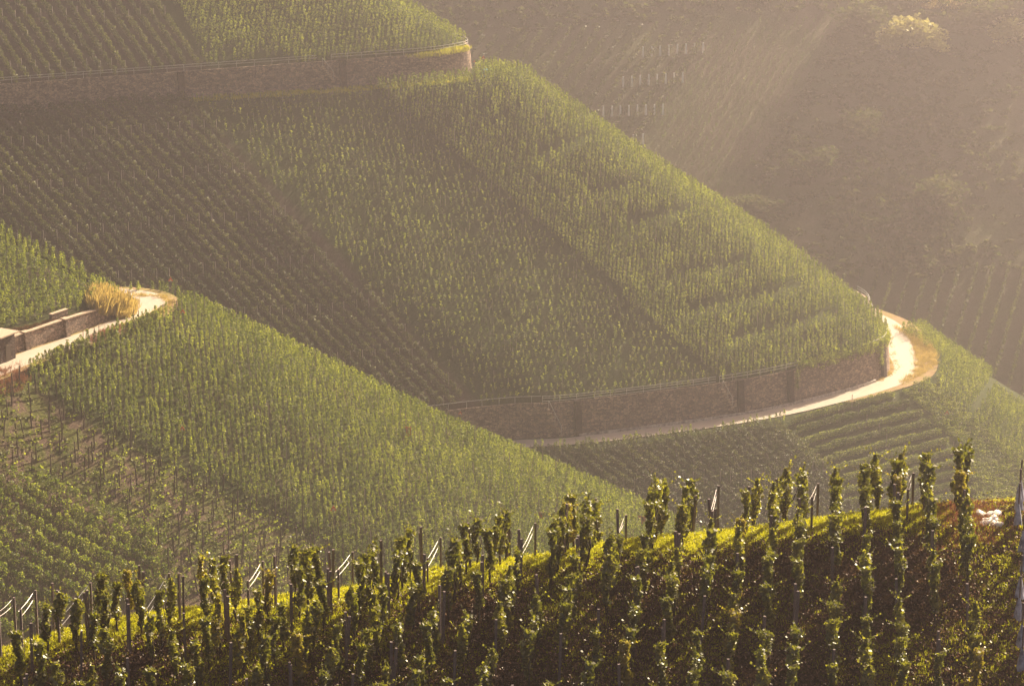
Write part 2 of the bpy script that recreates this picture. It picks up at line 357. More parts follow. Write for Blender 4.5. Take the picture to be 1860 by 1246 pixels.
# far hillside
xs = np.linspace(-190, 270, 130); ys = np.linspace(560, 900, 120); X, Y = np.meshgrid(xs, ys)
def farz(x, y):
    yb = 620 + .10 * (x - 60)
    z = 38 + .62 * (y - yb); z = np.where(z > 140, 140 + (z - 140) * .35, z)
    g = np.exp(-((x - 72 - (y - 640) * .12) / 14) ** 2) * .7 * np.clip((y - 600) / 60, 0, 1)
    return z - g + 1.1 * smooth_noise(x, y, 30, 5) + .35 * smooth_noise(x, y, 7, 6)
Z = farz(X, Y); V = np.stack([X, Y, Z], -1).reshape(-1, 3); Fc = rfaces(120, 130)
fo = mesh_obj('far_hillside', V, Fc, M['far'], smooth=True); tag(fo, kind='structure')
BF = BVHTree.FromPolygons([Vector(v) for v in V], [tuple(int(i) for i in f) for f in Fc])
# near ridge
CREST = [(-1, -60, 1208), (0, 0, 1196), (0, 100, 1166), (0, 270, 1132), (0, 400, 1116), (0, 600, 1088), (0, 750, 1062), (0, 950, 1026), (0, 1100, 1002), (0, 1250, 988), (0, 1400, 966), (0, 1600, 944), (0, 1750, 930), (0, 1860, 924), (0, 1960, 920)]
def ycr(x): return 103 + x * .11
crx, crz = [], []
for _, a, b in CREST:
    y = 103
    for _k in range(6): v = ond(a, b, y); y = ycr(v.x)
    crx.append(v.x); crz.append(v.z)
crx = [-85, -40] + crx + [40, 90]; crz = [crz[0] - 9, crz[0] - 3.5] + crz + [crz[-1] + .6, crz[-1] - 3]
WN = 2.5
def nearz(x, y):
    t = y - ycr(x); zc = np.interp(x, crx, crz)
    z = zc - .54 * np.sqrt(t * t + WN * WN) - .11 * t + .54 * WN + .10
    return z + .10 * smooth_noise(x, y, 1.1, 8) + .05 * smooth_noise(x, y, .45, 9)
xs = np.concatenate([np.linspace(-85, -25, 50), np.linspace(-24.7, 26, 230), np.linspace(26.5, 90, 52)]); ys = np.concatenate([np.linspace(62, 88, 40), np.linspace(88.3, 112, 150), np.linspace(113, 150, 30)])
X, Y = np.meshgrid(xs, ys); Z = nearz(X, Y)
no = mesh_obj('near_ridge', np.stack([X, Y, Z], -1).reshape(-1, 3), rfaces(len(ys), len(xs)), M['near'], smooth=True); tag(no, kind='structure')
vf = mesh_obj('valley_floor', [(-300, -10, 1.5), (300, -10, 1.5), (300, 920, 1.5), (-300, 920, 1.5)], [(0, 1, 2, 3)], M['hill']); tag(vf, kind='structure')
# ------------------------------------------------------------------ foliage templates (unit vines), built of leaf-sized quads
def leaves(cen, size, rg, up=.35):
    n = len(cen)
    nr = rg.normal(size=(n, 3)); nr[:, 2] += up; nr /= np.linalg.norm(nr, axis=1)[:, None]
    a = rg.normal(size=(n, 3)); a -= nr * (a * nr).sum(1)[:, None]; a /= np.linalg.norm(a, axis=1)[:, None]
    b = np.cross(nr, a); s = (size * rg.uniform(.65, 1.3, n))[:, None]
    q = np.stack([cen - a * s * .5, cen + b * s * .42 + nr * s * .1, cen + a * s * .55, cen - b * s * .42 + nr * s * .1], 1)
    return q.reshape(-1, 3)
def column(n, z0, z1, r, size, rg, top=.75, lean=.12):
    t = rg.random(n) ** .85; z = z0 + (z1 - z0) * t
    rad = r * (1 - .45 * np.clip((t - top) / (1 - top), 0, 1)) * (.55 + .45 * np.clip(t / .15, 0, 1)) * (1 + .22 * np.sin(t * rg.uniform(9, 15) + rg.uniform(0, 6)))
    a = rg.random(n) * 6.283; q = rad * np.sqrt(rg.random(n)) ** .7
    lx, ly = rg.normal(size=2) * lean
    c = np.stack([np.cos(a) * q + lx * t, np.sin(a) * q + ly * t, z], 1)
    return leaves(c, size, rg)
def hedge(n, L, z0, z1, wd, size, rg):
    t = rg.random(n) ** .8; c = np.stack([(rg.random(n) - .5) * L, (rg.random(n) - .5) * wd * (1 - .4 * t), z0 + (z1 - z0) * t + .12 * np.sin(rg.random(n) * 6)], 1)
    return leaves(c, size, rg)
def stakeq(h, r):                    # 4 side quads of a thin square stake
    v = []
    for (x0, y0), (x1, y1) in (((-r, -r), (r, -r)), ((r, -r), (r, r)), ((r, r), (-r, r)), ((-r, r), (-r, -r))):
        v += [(x0, y0, -.2), (x1, y1, -.2), (x1, y1, h), (x0, y0, h)]
    return np.array(v, float)
class Mass:
    def __init__(s): s.V = []; s.r = []; s.m = []
    def put(s, T, x, y, z, rz=0, sc=1, scz=None, rnd=None, mi=0, spread=.62):
        c, n_ = math.cos(rz), math.sin(rz); scz = sc if scz is None else scz
        V = np.empty_like(T); V[:, 0] = (T[:, 0] * c - T[:, 1] * n_) * sc + x; V[:, 1] = (T[:, 0] * n_ + T[:, 1] * c) * sc + y; V[:, 2] = T[:, 2] * scz + z
        q = len(T) // 4; s.V.append(V); b = rng.random() if rnd is None else rnd
        s.r.append(np.clip(b * (1 - spread) + rng.random(q) * spread, 0, 1)); s.m.append(np.full(q, mi))
    def build(s, name, mats, parent=None, loc=(0, 0, 0)):
        return quad_obj(name, np.concatenate(s.V), np.concatenate(s.r), mats, np.concatenate(s.m), parent, loc)
def field(B, poly, p0, p1, rowsp, step, jit=.12, ext=14, off=0, cross=False):
    """rows running from surface pixel p0 towards p1; returns list of rows of (x,y,z,px,py)"""
    a, b = hit(B, *p0), hit(B, *p1); d = Vector((b.x - a.x, b.y - a.y)).normalized(); q = Vector((-d.y, d.x))
    if cross: d, q = Vector((d.y, -d.x)), d
    xy = [hit(B, *c) for c in poly]; xy = [h for h in xy if h is not None] + [a, b]
    us = [(h.x - a.x) * d.x + (h.y - a.y) * d.y for h in xy]; vs_ = [(h.x - a.x) * q.x + (h.y - a.y) * q.y for h in xy]
    u0, u1, w0, w1 = min(us) - ext, max(us) + ext, min(vs_) - ext, max(vs_) + ext
    rows = []
    for k in range(int(math.floor(w0 / rowsp)), int(math.ceil(w1 / rowsp)) + 1):
        row = []; wob = rng.normal() * .06
        for j in range(int(u0 / step) - 1, int(u1 / step) + 2):
            u = (j + (k % 2) * .5 * off) * step + rng.normal() * jit; v = k * rowsp + wob + rng.normal() * jit * .6
            x = a.x + d.x * u + q.x * v; y = a.y + d.y * u + q.y * v; z = hz(B, x, y)
            if z is None: continue
            px, py = proj(x, y, z)
            if inpoly(px, py, poly): row.append((x, y, z, px, py))
        if row: rows.append(row)
    return rows, math.atan2(d.y, d.x)

rg = np.random.default_rng(21)
T_far = [column(74, .12, 2.0, .21, .20, rg, lean=.07) for _ in range(10)]
T_short = [np.concatenate([column(26, .1, 1.25, .20, .20, rg, lean=.1), leaves(np.array([[.05, 0, 1.3], [-.1, .05, 1.35], [.1, -.05, 1.25], [0, .1, 1.4]]), .24, rg)]) for _ in range(8)]
T_mid = [column(120, .05, 1.8, .19, .16, rg, lean=.08) for _ in range(12)]
T_bush = [column(130, .2, 1.75, .52, .22, rg, lean=.12, top=.5) for _ in range(8)]
T_hedge = [hedge(125, 1.3, .1, 1.95, .5, .26, rg) for _ in range(8)]
T_hfar = [hedge(60, 2.1, .2, 2.2, .8, .42, rg) for _ in range(6)]
STK = stakeq(2.15, .035)

vines = Mass()                          # every slope vine beyond the 300 largest: one mass
def bandcut(px, py, bands, h):
    for x0, y0, x1, y1 in bands:
        if x0 - 4 <= px <= x1 + 4:
            yl = y0 + (y1 - y0) * (px - x0) / (x1 - x0)
            if yl - 1 < py < yl + h: return True
    return False
BANDS = [(1140, 402, 1250, 378), (1215, 500, 1360, 470), (1255, 560, 1460, 515), (1330, 612, 1520, 566), (985, 275, 1075, 245), (1075, 350, 1165, 330), (1225, 300, 1260, 296)]
PB = [(330, 182), (690, 168), (1300, 700), (1290, 712), (870, 735)]
rows, a0 = field(BC, PB, (600, 452), (900, 446), .95, 1.35, .05, cross=True)
for r_ in rows:
    for (x, y, z, px, py) in r_:
        e = px - (350 + (py - 182) * .935)
        if e < 0 and rng.random() < .8: continue
        dns = .93 if px + (py - 180) * -.85 > 420 else .80
        if rng.random() > dns: continue
        vines.put(T_short[rng.integers(8)] if rng.random() < .97 else T_far[rng.integers(10)], x, y, z, rng.random() * 6.28, rng.uniform(1.0, 1.35), rng.uniform(.75, 1.1))
        if rng.random() < .2: vines.put(STK, x, y, z, .3, 1, .85, mi=1)
PC = [(672, 160), (800, 150), (862, 144), (868, 120), (945, 116), (1290, 340), (1625, 560), (1606, 622), (1560, 655), (1450, 680), (1340, 708), (1322, 702)]
rows, a0 = field(BC, PC, (760, 170), (1330, 640), 1.42, .68, .03)
for r_ in rows:
    for (x, y, z, px, py) in r_:
        if bandcut(px, py, BANDS, 15) or rng.random() < .03: continue
        sc = rng.uniform(.9, 1.15)
        vines.put(T_far[rng.integers(10)], x, y, z, rng.random() * 6.28, sc, sc * rng.uniform(.9, 1.15))
        if rng.random() < .15: vines.put(STK, x + .1, y, z, .3, 1, 1.1, mi=1)
# upper field of the big spur
PU = [(285, -60), (760, -60), (850, 78), (790, 98), (600, 112), (372, 124)]
rows, a0 = field(BC, PU, (420, 100), (800, 74), 1.55, .8, .07)
for r_ in rows:
    for (x, y, z, px, py) in r_:
        if py > 90 and px < 520 and rng.random() < .2: continue
        vines.put(T_far[rng.integers(10)], x, y, z, rng.random() * 6.28, rng.uniform(.95, 1.2))
# lower right of the big spur, below the verge
for PF in ([(1625, 600), (1690, 598), (1812, 668), (1755, 760), (1700, 712), (1712, 650)], [(1822, 682), (1960, 745), (1960, 960), (1880, 900), (1764, 772)]):
    rows, a0 = field(BC, PF, (1700, 690), (1770, 730), 1.2, 1.0, .08)
    for r_ in rows:
        for (x, y, z, px, py) in r_: vines.put(T_far[rng.integers(10)], x, y, z, rng.random() * 6.28, rng.uniform(.9, 1.15))
# middle spur
PM = [(46, 682), (150, 630), (250, 592), (322, 568), (322, 546), (660, 640), (1010, 815), (1200, 920), (1400, 1010), (1400, 1100), (640, 1110), (600, 985), (520, 940), (400, 885), (280, 825), (190, 775), (75, 720)]
rows, a0 = field(BB, PM, (240, 590), (700, 900), 1.42, .66, .04)
for r_ in rows:
    for (x, y, z, px, py) in r_:
        if rng.random() < .025: continue
        sc = rng.uniform(.88, 1.12)
        vines.put(T_mid[rng.integers(12)], x, y, z, rng.random() * 6.28, sc, sc * rng.uniform(.85, 1.12))
        if rng.random() < .12: vines.put(STK, x + .15, y, z, .3, 1, 1.08, mi=1)
for i in range(0, NS * 8):                     # vines planted close along the outer edge of the left road
    for s_ in (0, .5):
        q = b_out[i] * (1 - s_) + b_out[i + 1] * s_; px, py = proj(*q)
        if (46 < px < 160 or 172 < px < 205 or 222 < px < 285) and i < NS * 7:
            a = math.atan2(*(b_out[i + 1] - b_out[i])[[1, 0]]); n_ = .35 + rng.uniform(-.1, .1)
            vines.put(T_mid[rng.integers(12)], q[0] + math.sin(a) * n_, q[1] - math.cos(a) * n_, q[2] - .2, rng.random() * 6, 1, rng.uniform(.85, 1.05))
for i in range(NS, NS * 6):
    q = c_out[i]; px, py = proj(*q)
    if 950 < px < 1430:
        a = math.atan2(*(c_out[i + 1] - c_out[i])[[1, 0]])
        for s_ in (0, .33, .66):
            q = c_out[i] * (1 - s_) + c_out[i + 1] * s_; n_ = .5 + rng.uniform(-.2, .2)
            if rng.random() < .55: vines.put(T_far[rng.integers(10)], q[0] + math.sin(a) * n_, q[1] - math.cos(a) * n_, q[2] - .3, rng.random() * 6, 1, rng.uniform(.6, 1.05))
PT = [(-60, 400), (60, 440), (240, 560), (175, 556), (140, 566), (60, 586), (-60, 610)]
rows, a0 = field(BB, PT, (20, 500), (150, 560), 1.15, 1.05, .08)
for r_ in rows:
    for (x, y, z, px, py) in r_: vines.put(T_mid[rng.integers(12)], x, y, z, rng.random() * 6.28, rng.uniform(.9, 1.15))
for px in (208, 238, 250, 254, 277, 291, 297, 303, 314):   # short line of vines behind the bend
    b_ = onz(px, 533 + rng.uniform(-1, 1), 104.6); vines.put(T_mid[rng.integers(12)], b_.x, b_.y, b_.z - .2, 0, 1.05, .95)
PBU = [(-60, 872), (60, 872), (190, 915), (300, 985), (330, 1090), (-60, 1180)]
rows, a0 = field(BB, PBU, (20, 900), (220, 1010), 1.75, .85, .06)
for r_ in rows:
    for (x, y, z, px, py) in r_:
        vines.put(T_bush[rng.integers(8)], x, y, z, rng.random() * 6.28, rng.uniform(.85, 1.1))
# sparse block on the far hillside
PFF = [(1285, 48), (1545, 30), (1450, 230), (1400, 330), (1440, 400), (1400, 440), (1180, 240), (1240, 120)]
rows, a0 = field(BF, PFF, (1300, 70), (1190, 250), 1.8, 1.7, .15)
for r_ in rows:
    for (x, y, z, px, py) in r_: vines.put(T_short[rng.integers(8)], x, y, z, rng.random() * 6.28, 1.4, 1.0, rnd=.25 * rng.random(), spread=.15)
vo = vines.build('grapevines', [M['leaf_slope'], M['stake']])
tag(vo, 'mass of single staked green grapevines covering the steep slopes behind the near ridge', 'grapevines', kind='stuff')

# ------------------------------------------------------------------ trellised rows, one thing each
def mk_rows(B, poly, p0, p1, rowsp, step, T, labelf, group, lm='leaf_row', gap=0, scz=1.0, minn=3, reverse=False, stake=True, yaw=None):
    rows, ang = field(B, poly, p0, p1, rowsp, step, .03)
    sp_ = []
    for r_ in rows:
        cur = [r_[0]]
        for q in r_[1:]:
            if math.hypot(q[0] - cur[-1][0], q[1] - cur[-1][1]) > 1.6 * step: sp_.append(cur); cur = []
            cur.append(q)
        sp_.append(cur)
    rows = [r_ for r_ in sp_ if len(r_) >= minn]
    if reverse: rows = rows[::-1]
    for k, r_ in enumerate(rows):
        mb = Mass(); x0, y0, z0 = r_[0][:3]; base = rng.random() * .5 + .2; sts = []
        for j, (x, y, z, px, py) in enumerate(r_):
            g = gap and (int(round(math.hypot(x, y) / step)) % gap == 0)
            if gap and (j % gap == gap - 1): sts.append((x, y, z))
            mb.put(T[rng.integers(len(T))], x, y, z - .05, ang + rng.normal() * .05, rng.uniform(.9, 1.1), scz * rng.uniform(.85, 1.15) * (.72 if gap and j % gap == gap - 1 else 1), rnd=min(1, max(0, base + rng.normal() * .12)), spread=.5)
        if not mb.V: continue
        o = mb.build('vine_row', [M[lm]], loc=(x0, y0, z0))
        tag(o, labelf(k + 1), 'vine row', group)
        if stake and sts:
            for (x, y, z) in sts:
                s = bpy.data.objects.new('stake', STKM); C.objects.link(s); s.parent = o; s.location = (x - x0, y - y0, z - z0)
    return len(rows)
STKM = bpy.data.meshes.new('stake'); STKM.from_pydata(*[[tuple(v) for v in boxv(0, 0, .95, .09, .09, 2.5)[0]], [], boxv(0, 0, 1, .09, .09, 2.3)[1]]); STKM.materials.append(M['stake'])
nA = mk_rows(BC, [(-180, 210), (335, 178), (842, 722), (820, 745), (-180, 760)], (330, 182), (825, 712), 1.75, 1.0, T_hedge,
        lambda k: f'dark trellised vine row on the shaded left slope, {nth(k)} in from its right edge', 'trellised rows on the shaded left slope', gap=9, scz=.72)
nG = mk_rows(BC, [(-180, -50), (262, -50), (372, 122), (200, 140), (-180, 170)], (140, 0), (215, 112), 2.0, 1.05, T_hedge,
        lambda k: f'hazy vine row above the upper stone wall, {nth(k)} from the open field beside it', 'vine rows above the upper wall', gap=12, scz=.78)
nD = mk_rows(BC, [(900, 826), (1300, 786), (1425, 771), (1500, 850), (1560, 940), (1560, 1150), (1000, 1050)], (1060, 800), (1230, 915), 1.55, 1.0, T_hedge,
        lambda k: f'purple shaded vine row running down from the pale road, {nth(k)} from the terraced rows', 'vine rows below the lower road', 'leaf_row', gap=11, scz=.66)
nE = mk_rows(BC, [(1425, 762), (1530, 738), (1600, 722), (1640, 722), (1770, 860), (1800, 930), (1840, 1150), (1560, 1150), (1505, 850)], (1500, 795), (1690, 752), 1.75, 1.0, T_hedge,
        lambda k: f'bright topped terrace vine row along the slope, {nth(k)} below the pale road', 'terraced vine rows inside the road bend', 'leaf_slope', gap=14, scz=.62)
nF = mk_rows(BC, [(1640, 712), (1690, 692), (1760, 762), (1960, 900), (1960, 1150), (1800, 1000), (1760, 900), (1755, 830)], (1650, 705), (1800, 830), 1.5, 1.0, T_hedge,
        lambda k: f'vine row falling from the dry road bend to the right, {nth(k)} from its upper side', 'vine rows falling from the road bend', 'leaf_slope', gap=0, scz=.6)
nH = mk_rows(BF, [(1555, 500), (1960, 480), (1960, 900), (1500, 700), (1500, 520)], (1740, 510), (1700, 640), 3.3, 1.7, T_hfar,
        lambda k: f'tall hazy row in the far lower vineyard, {nth(k)} from the right', 'rows of the far lower vineyard', scz=1.1)
nI = mk_rows(BF, [(780, 80), (1300, 42), (1160, 285), (940, 200), (780, 140)], (1290, 60), (1160, 250), 2.7, 1.7, T_hfar,
        lambda k: f'faint hazy row in the far upper vineyard, {nth(k)} across the slope', 'rows of the far upper vineyard', scz=.9)
print('rows', nA, nG, nD, nE, nF, nH, nI)

# ------------------------------------------------------------------ walls, railings, hut
def wall_mesh(base, i0, i1, h, th, batter, rise=.15):
    a = base[i0:i1]; o0 = offset(base, .06)[i0:i1]; o1 = offset(base, .06 - batter)[i0:i1]; n0 = offset(base, .06 - batter - th)[i0:i1]
    hh = np.asarray(h)[i0:i1] if np.ndim(h) else np.full(len(a), h)
    prof = []
    for k in range(len(a)):
        zb = a[k, 2] - .3; zt = a[k, 2] + hh[k] + rise
        s = [o0[k][:2].tolist() + [zb], (o0[k][:2] * .5 + o1[k][:2] * .5).tolist() + [(zb + zt) / 2], o1[k][:2].tolist() + [zt], n0[k][:2].tolist() + [zt], n0[k][:2].tolist() + [zb]]
        prof.append(s)
    G = np.array(prof); r_, c_ = G.shape[:2]; Fc = []
    for i in range(r_ - 1):
        for j in range(c_): Fc.append((i * c_ + j, (i + 1) * c_ + j, (i + 1) * c_ + (j + 1) % c_, i * c_ + (j + 1) % c_))
    Fc.append(tuple(range(c_))); Fc.append(tuple((r_ - 1) * c_ + k for k in range(c_))[::-1])
    return G.reshape(-1, 3), Fc
def nearest(Cv, px, z=None):
    return min(range(len(Cv)), key=lambda i: abs(proj(*Cv[i])[0] - px) + (1000 if i > NS * 8 else 0))
def tang(Cv, i):
    d = Cv[min(i + 1, len(Cv) - 1)] - Cv[max(i - 1, 0)]; return math.atan2(d[1], d[0])
def retwall(base, i0, i1, h, th, bat, m, label, bpx, bsize, coping=True, group='stone retaining walls'):
    t = empty('retaining_wall', tuple(base[(i0 + i1) // 2])); tag(t, label, 'wall', group)
    L = np.array(t.location)
    V, Fc = wall_mesh(base, i0, i1, h, th, bat); mesh_obj('masonry', V - L, Fc, m, t)
    if coping:
        hh = np.asarray(h) if np.ndim(h) else np.full(len(base), h)
        q = base.copy(); q[:, 2] += hh + .152
        o0 = offset(q, .16 - bat)[i0:i1]; o1 = offset(q, .0 - bat - th)[i0:i1]
        G = np.stack([o0, lift(o0, .12), lift(o1, .12), o1], 1); r_, c_ = G.shape[:2]; Fc = []
        for i in range(r_ - 1):
            for j in range(c_): Fc.append((i * c_ + j, (i + 1) * c_ + j, (i + 1) * c_ + (j + 1) % c_, i * c_ + (j + 1) % c_))
        Fc += [tuple(range(c_)), tuple((r_ - 1) * c_ + k for k in range(c_))[::-1]]
        mesh_obj('coping', G.reshape(-1, 3) - L, Fc, M['coping'], t)
    for bx in bpx:
        i = nearest(base, bx); P0 = base[i]; a = tang(base, i); hb_ = (h[i] if np.ndim(h) else h)
        n = np.array([math.sin(a), -math.cos(a)])
        wv, dv = bsize; mb = MB(); v, f = boxv(0, 0, 0, wv, dv * 2, hb_ + .5, a)
        v = [(x - (n[0] * bat if z > 0 else 0), y - (n[1] * bat if z > 0 else 0), z) for x, y, z in v]
        c = (P0[0] + n[0] * .1 - L[0], P0[1] + n[1] * .1 - L[1], P0[2] + hb_ / 2 - L[2])
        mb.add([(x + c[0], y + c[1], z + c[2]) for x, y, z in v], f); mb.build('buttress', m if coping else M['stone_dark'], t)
        if not coping: continue
        cx, cyy = c[0] - n[0] * bat, c[1] - n[1] * bat
        mb = MB(); mb.box(cx, cyy, c[2] + hb_ / 2 + .33, wv + .16, dv * 2 + .16, .13, rz=a); mb.build('cap', M['coping'], t)
    return t
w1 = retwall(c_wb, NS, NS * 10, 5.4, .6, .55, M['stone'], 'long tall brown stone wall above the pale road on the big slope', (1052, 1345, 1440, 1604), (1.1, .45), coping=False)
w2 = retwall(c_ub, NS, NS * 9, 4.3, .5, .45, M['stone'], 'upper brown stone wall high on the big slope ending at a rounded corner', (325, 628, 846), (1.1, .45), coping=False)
hb3 = uw([1.9] * 5 + [1.5, .9] + [.6] * 6)
w3 = retwall(b_wb, NS * 2 - 3, int(NS * 5.9), hb3, .5, .12, M['stone_near'], 'low rubble wall with capped piers beside the sunny left road', (48, 122, 215), (.75, .35))
kb = offset(c_wb, .25); V, Fc = wall_mesh(offset(c_wb, .62), NS * 3, NS * 6, .42, .35, .05, 0)
Lw = np.array(w1.location); mesh_obj('kerb', V - Lw, Fc, M['kerb'], w1)
# small upper terrace wall by the vines left
tw = empty('terrace_wall', tuple(hit(BB, 100, 576))); tag(tw, 'short low dry stone wall in the bare terrace above the rubble wall', 'wall')
L = Vector(tw.location); A_, B_ = hit(BB, 92, 581), hit(BB, 121, 572); dd = (B_ - A_); mb = MB()
mb.box(*( (A_ + B_) / 2 - L + Vector((0, 0, .25))), dd.length, .4, .8, rz=math.atan2(dd.y, dd.x)); mb.build('masonry', M['stone_near'], tw)
mb = MB(); mb.box(*((A_ + B_) / 2 - L + Vector((0, 0, .71))), dd.length + .1, .5, .1, rz=math.atan2(dd.y, dd.x)); mb.build('coping', M['coping'], tw)
# hut
i = nearest(b_wb, 16); a = tang(b_wb, i); P0 = b_wb[i]; n = np.array([math.sin(a), -math.cos(a)])
hut = empty('stone_hut', (P0[0] - math.cos(a) * .5 + n[0] * .5, P0[1] - math.sin(a) * .5 + n[1] * .5, P0[2]), a); tag(hut, 'dark stone hut with thin sunlit slab roof at the left road edge', 'hut')
mb = MB(); mb.box(-1.0, .2, 1.5, 2.8, 2.0, 3.4); mb.build('wall', M['stone_dark'], hut)
mb = MB(); mb.box(-1.0, .1, 3.29, 3.5, 2.7, .16); mb.build('roof', M['coping'], hut)
mb = MB(); mb.box(-1.0, -.83, 1.0, .9, .1, 1.9); mb.build('door', M['bark'], hut)
def railing(base, i0, i1, label, every=2.4, h=1.05, rails=(1.05, .6), group='metal railings on the walls'):
    pts = [base[i0]]; acc = 0; posts = [base[i0]]
    for i in range(i0 + 1, i1):
        acc += np.linalg.norm(base[i] - base[i - 1]); pts.append(base[i])
        if acc >= every: posts.append(base[i]); acc = 0
    t = empty('metal_railing', tuple(pts[0])); tag(t, label, 'railing', group); L = pts[0]
    for hgt in rails:
        mb = MB(); mb.tube([(q[0] - L[0], q[1] - L[1], q[2] - L[2] + hgt) for q in pts], .045, 5); mb.build('rail', M['rail'], t)
    me = None
    for q in posts:
        if me is None:
            mb = MB(); mb.tube([(0, 0, -.3), (0, 0, h + .02)], .04, 5); o = mb.build('post', M['rail'], t); me = o.data
        else: o = bpy.data.objects.new('post', me); C.objects.link(o); o.parent = t
        o.location = (q[0] - L[0], q[1] - L[1], q[2] - L[2])
    return t
fc = offset(c_wb, -.75, 5.55); fu = offset(c_ub, -.7, 4.45)
def densify(Cv, k=3):
    out = []
    for i in range(len(Cv) - 1):
        for j in range(k): out.append(Cv[i] * (1 - j / k) + Cv[i + 1] * j / k)
    out.append(Cv[-1]); return np.array(out)
fcd, fud = densify(fc), densify(fu)
i45 = 3 * nearest(fc, 1450); i16 = 3 * nearest(fc, 1575)
railing(fcd, 3 * nearest(fc, 1306), i45, 'two rail galvanised railing on the lower wall, rising towards the creeper')
railing(fcd, 3 * nearest(fc, 990), 3 * nearest(fc, 1304), 'three rail galvanised railing along the middle of the lower wall', rails=(1.05, .7, .25))
railing(fcd, 3 * NS * 2 - 20, 3 * nearest(fc, 986), 'thin railing on the shaded left end of the lower wall', rails=(1.05,))
railing(fcd, i16, 3 * NS * 9, 'bright railing curving round the nose of the lower wall above the road bend', rails=(1.05, .6))
railing(fud, 3 * NS, 3 * nearest(fu, 590), 'faint railing on the shaded left part of the upper wall', rails=(1.05, .65))
railing(fud, 3 * nearest(fu, 596), 3 * NS * 9, 'bright railing curving round the sunny end of the upper wall', rails=(1.05, .6))
def stair_rail(Cw, px0, px1, h0, h1, label):
    a, b = offset(Cw, .35)[nearest(Cw, px0)], offset(Cw, .35)[nearest(Cw, px1)]
    t = empty('stair_railing', tuple(a)); tag(t, label, 'railing', 'stair railings'); L = a
    p0 = np.array([0, 0, h0]); p1 = np.array([b[0] - a[0], b[1] - a[1], h1])
    mb = MB(); mb.tube([p0, p1], .045, 5); mb.build('rail', M['rail'], t)
    for s in (0, .5, 1):
        q = p0 * (1 - s) + p1 * s; mb = MB(); mb.tube([(q[0], q[1], q[2] - 1.6), (q[0], q[1], q[2])], .04, 5); mb.build('post', M['rail'], t)
    # steps jutting from the wall
    mb = MB()
    for k in range(8):
        s = k / 7; q = p0 * (1 - s) + p1 * s; mb.box(q[0], q[1], q[2] - 1.5, .5, .6, .14)
    mb.build('steps', M['coping'], t)
stair_rail(c_wb, 992, 1020, 6.2, 1.9, 'thin stair railing slanting down the shaded lower wall, left of its middle')
stair_rail(c_wb, 1308, 1333, 6.2, 3.0, 'short stair railing slanting down the lower wall beside the dark buttress')
stair_rail(c_ub, 583, 606, 5.2, 2.8, 'short stair railing slanting down the upper wall')

# ------------------------------------------------------------------ young plot stakes and plants
stk = MB().tube([(0, 0, -.3), (0, 0, 2.5)], [.085, .07], 6); sm0 = stk.build('vineyard_stake', M['bark']); SMESH = sm0.data; bpy.data.objects.remove(sm0)
PY = [(-40, 690), (60, 700), (175, 765), (290, 830), (420, 895), (560, 950), (640, 1000), (680, 1060), (300, 1090), (285, 985), (190, 910), (60, 870), (-40, 862)]
rows, a0 = field(BB, PY, (20, 740), (420, 1000), 1.5, 1.75, .24)
young = Mass(); T_y = [leaves(np.stack([rg.normal(size=9) * .28, rg.normal(size=9) * .12, rg.random(9) * .35 + .05], 1), .24, rg) for _ in range(8)]
T_sh = [column(16, .6, 2.2, .16, .18, rg, lean=.25) for _ in range(6)]
ns = 0
for ri, r_ in enumerate(rows):
    kk = 0
    for (x, y, z, px, py) in r_:
        if rng.random() < .05 or px > 700 or py > 1100: continue
        kk += 1; ns += 1
        o = bpy.data.objects.new('vineyard_stake', SMESH); C.objects.link(o); o.location = (x, y, z); o.rotation_euler = (rng.normal() * .04, rng.normal() * .05, rng.random() * 3)
        s = rng.uniform(.8, 1.12); o.scale = (1, 1, s)
        tag(o, f'bare stake in the young plot, {nth(kk)} down in slanting line {nth(ri + 1)} from right', 'stake', 'bare stakes in the young vineyard plot')
rows2, a0 = field(BB, PY, (20, 740), (420, 1000), .9, .55, .16)
for r_ in rows2:
    for (x, y, z, px, py) in r_:
        q = smooth_noise(x, y, 4, 31)
        if rng.random() < .85 + .5 * q: young.put(T_y[rng.integers(8)], x, y, z, rng.normal() * .4 + .6, rng.uniform(.8, 1.5), rng.uniform(.8, 1.3), rnd=rng.random() * .5 + .4)
        if rng.random() < (.10 if q < 0 else .03): young.put(T_sh[rng.integers(6)], x, y, z, rng.random() * 6, 1, 1, rnd=.7)
print('stakes', ns)
yo = young.build('young_plants', [M['leaf_slope']]); tag(yo, 'sparse low green growth on bare soil between the wooden stakes', 'ground cover', kind='stuff')

# ------------------------------------------------------------------ signs and small things
def sign(B, px, py, s, label, hgt, z=None, tilt=0):
    """py = foot of the post"""
    b = hit(B, px, py) if z is None else onz(px, py, z)
    t = empty('warning_sign', tuple(b)); tag(t, label, 'sign', 'small triangular warning signs')
    mb = MB(); mb.tube([(0, 0, -.3), (0, 0, hgt + s * .3)], .035, 6); mb.build('post', M['post'], t)
    def tri(sz, y0, y1):
        c = sz * .58; P = [(-sz / 2, -c * .5), (sz / 2, -c * .5), (0, c)]
        v = [(x, y0, hgt + c * .5 + zz) for x, zz in P] + [(x, y1, hgt + c * .5 + zz) for x, zz in P]
        return v, [(0, 1, 2), (5, 4, 3), (0, 3, 4, 1), (1, 4, 5, 2), (2, 5, 3, 0)]
    mb = MB(); mb.add(*tri(s, -.055, -.04)); mb.build('border', M['signred'], t)
    mb = MB(); mb.add(*tri(s * .55, -.066, -.058)); mb.build('panel', M['signwhite'], t)
    t.rotation_euler = (0, tilt, 0)
sign(BB, 311, 540, .62, 'red edged triangular sign on a post beside the left road bend', 2.1, z=104.6)
sign(BB, 333, 596, .62, 'orange triangular sign in the vines just below the left road bend', 1.9)
sign(BB, 332, 806, .6, 'small pink triangular sign among vines at the edge of the stake plot', 1.7)
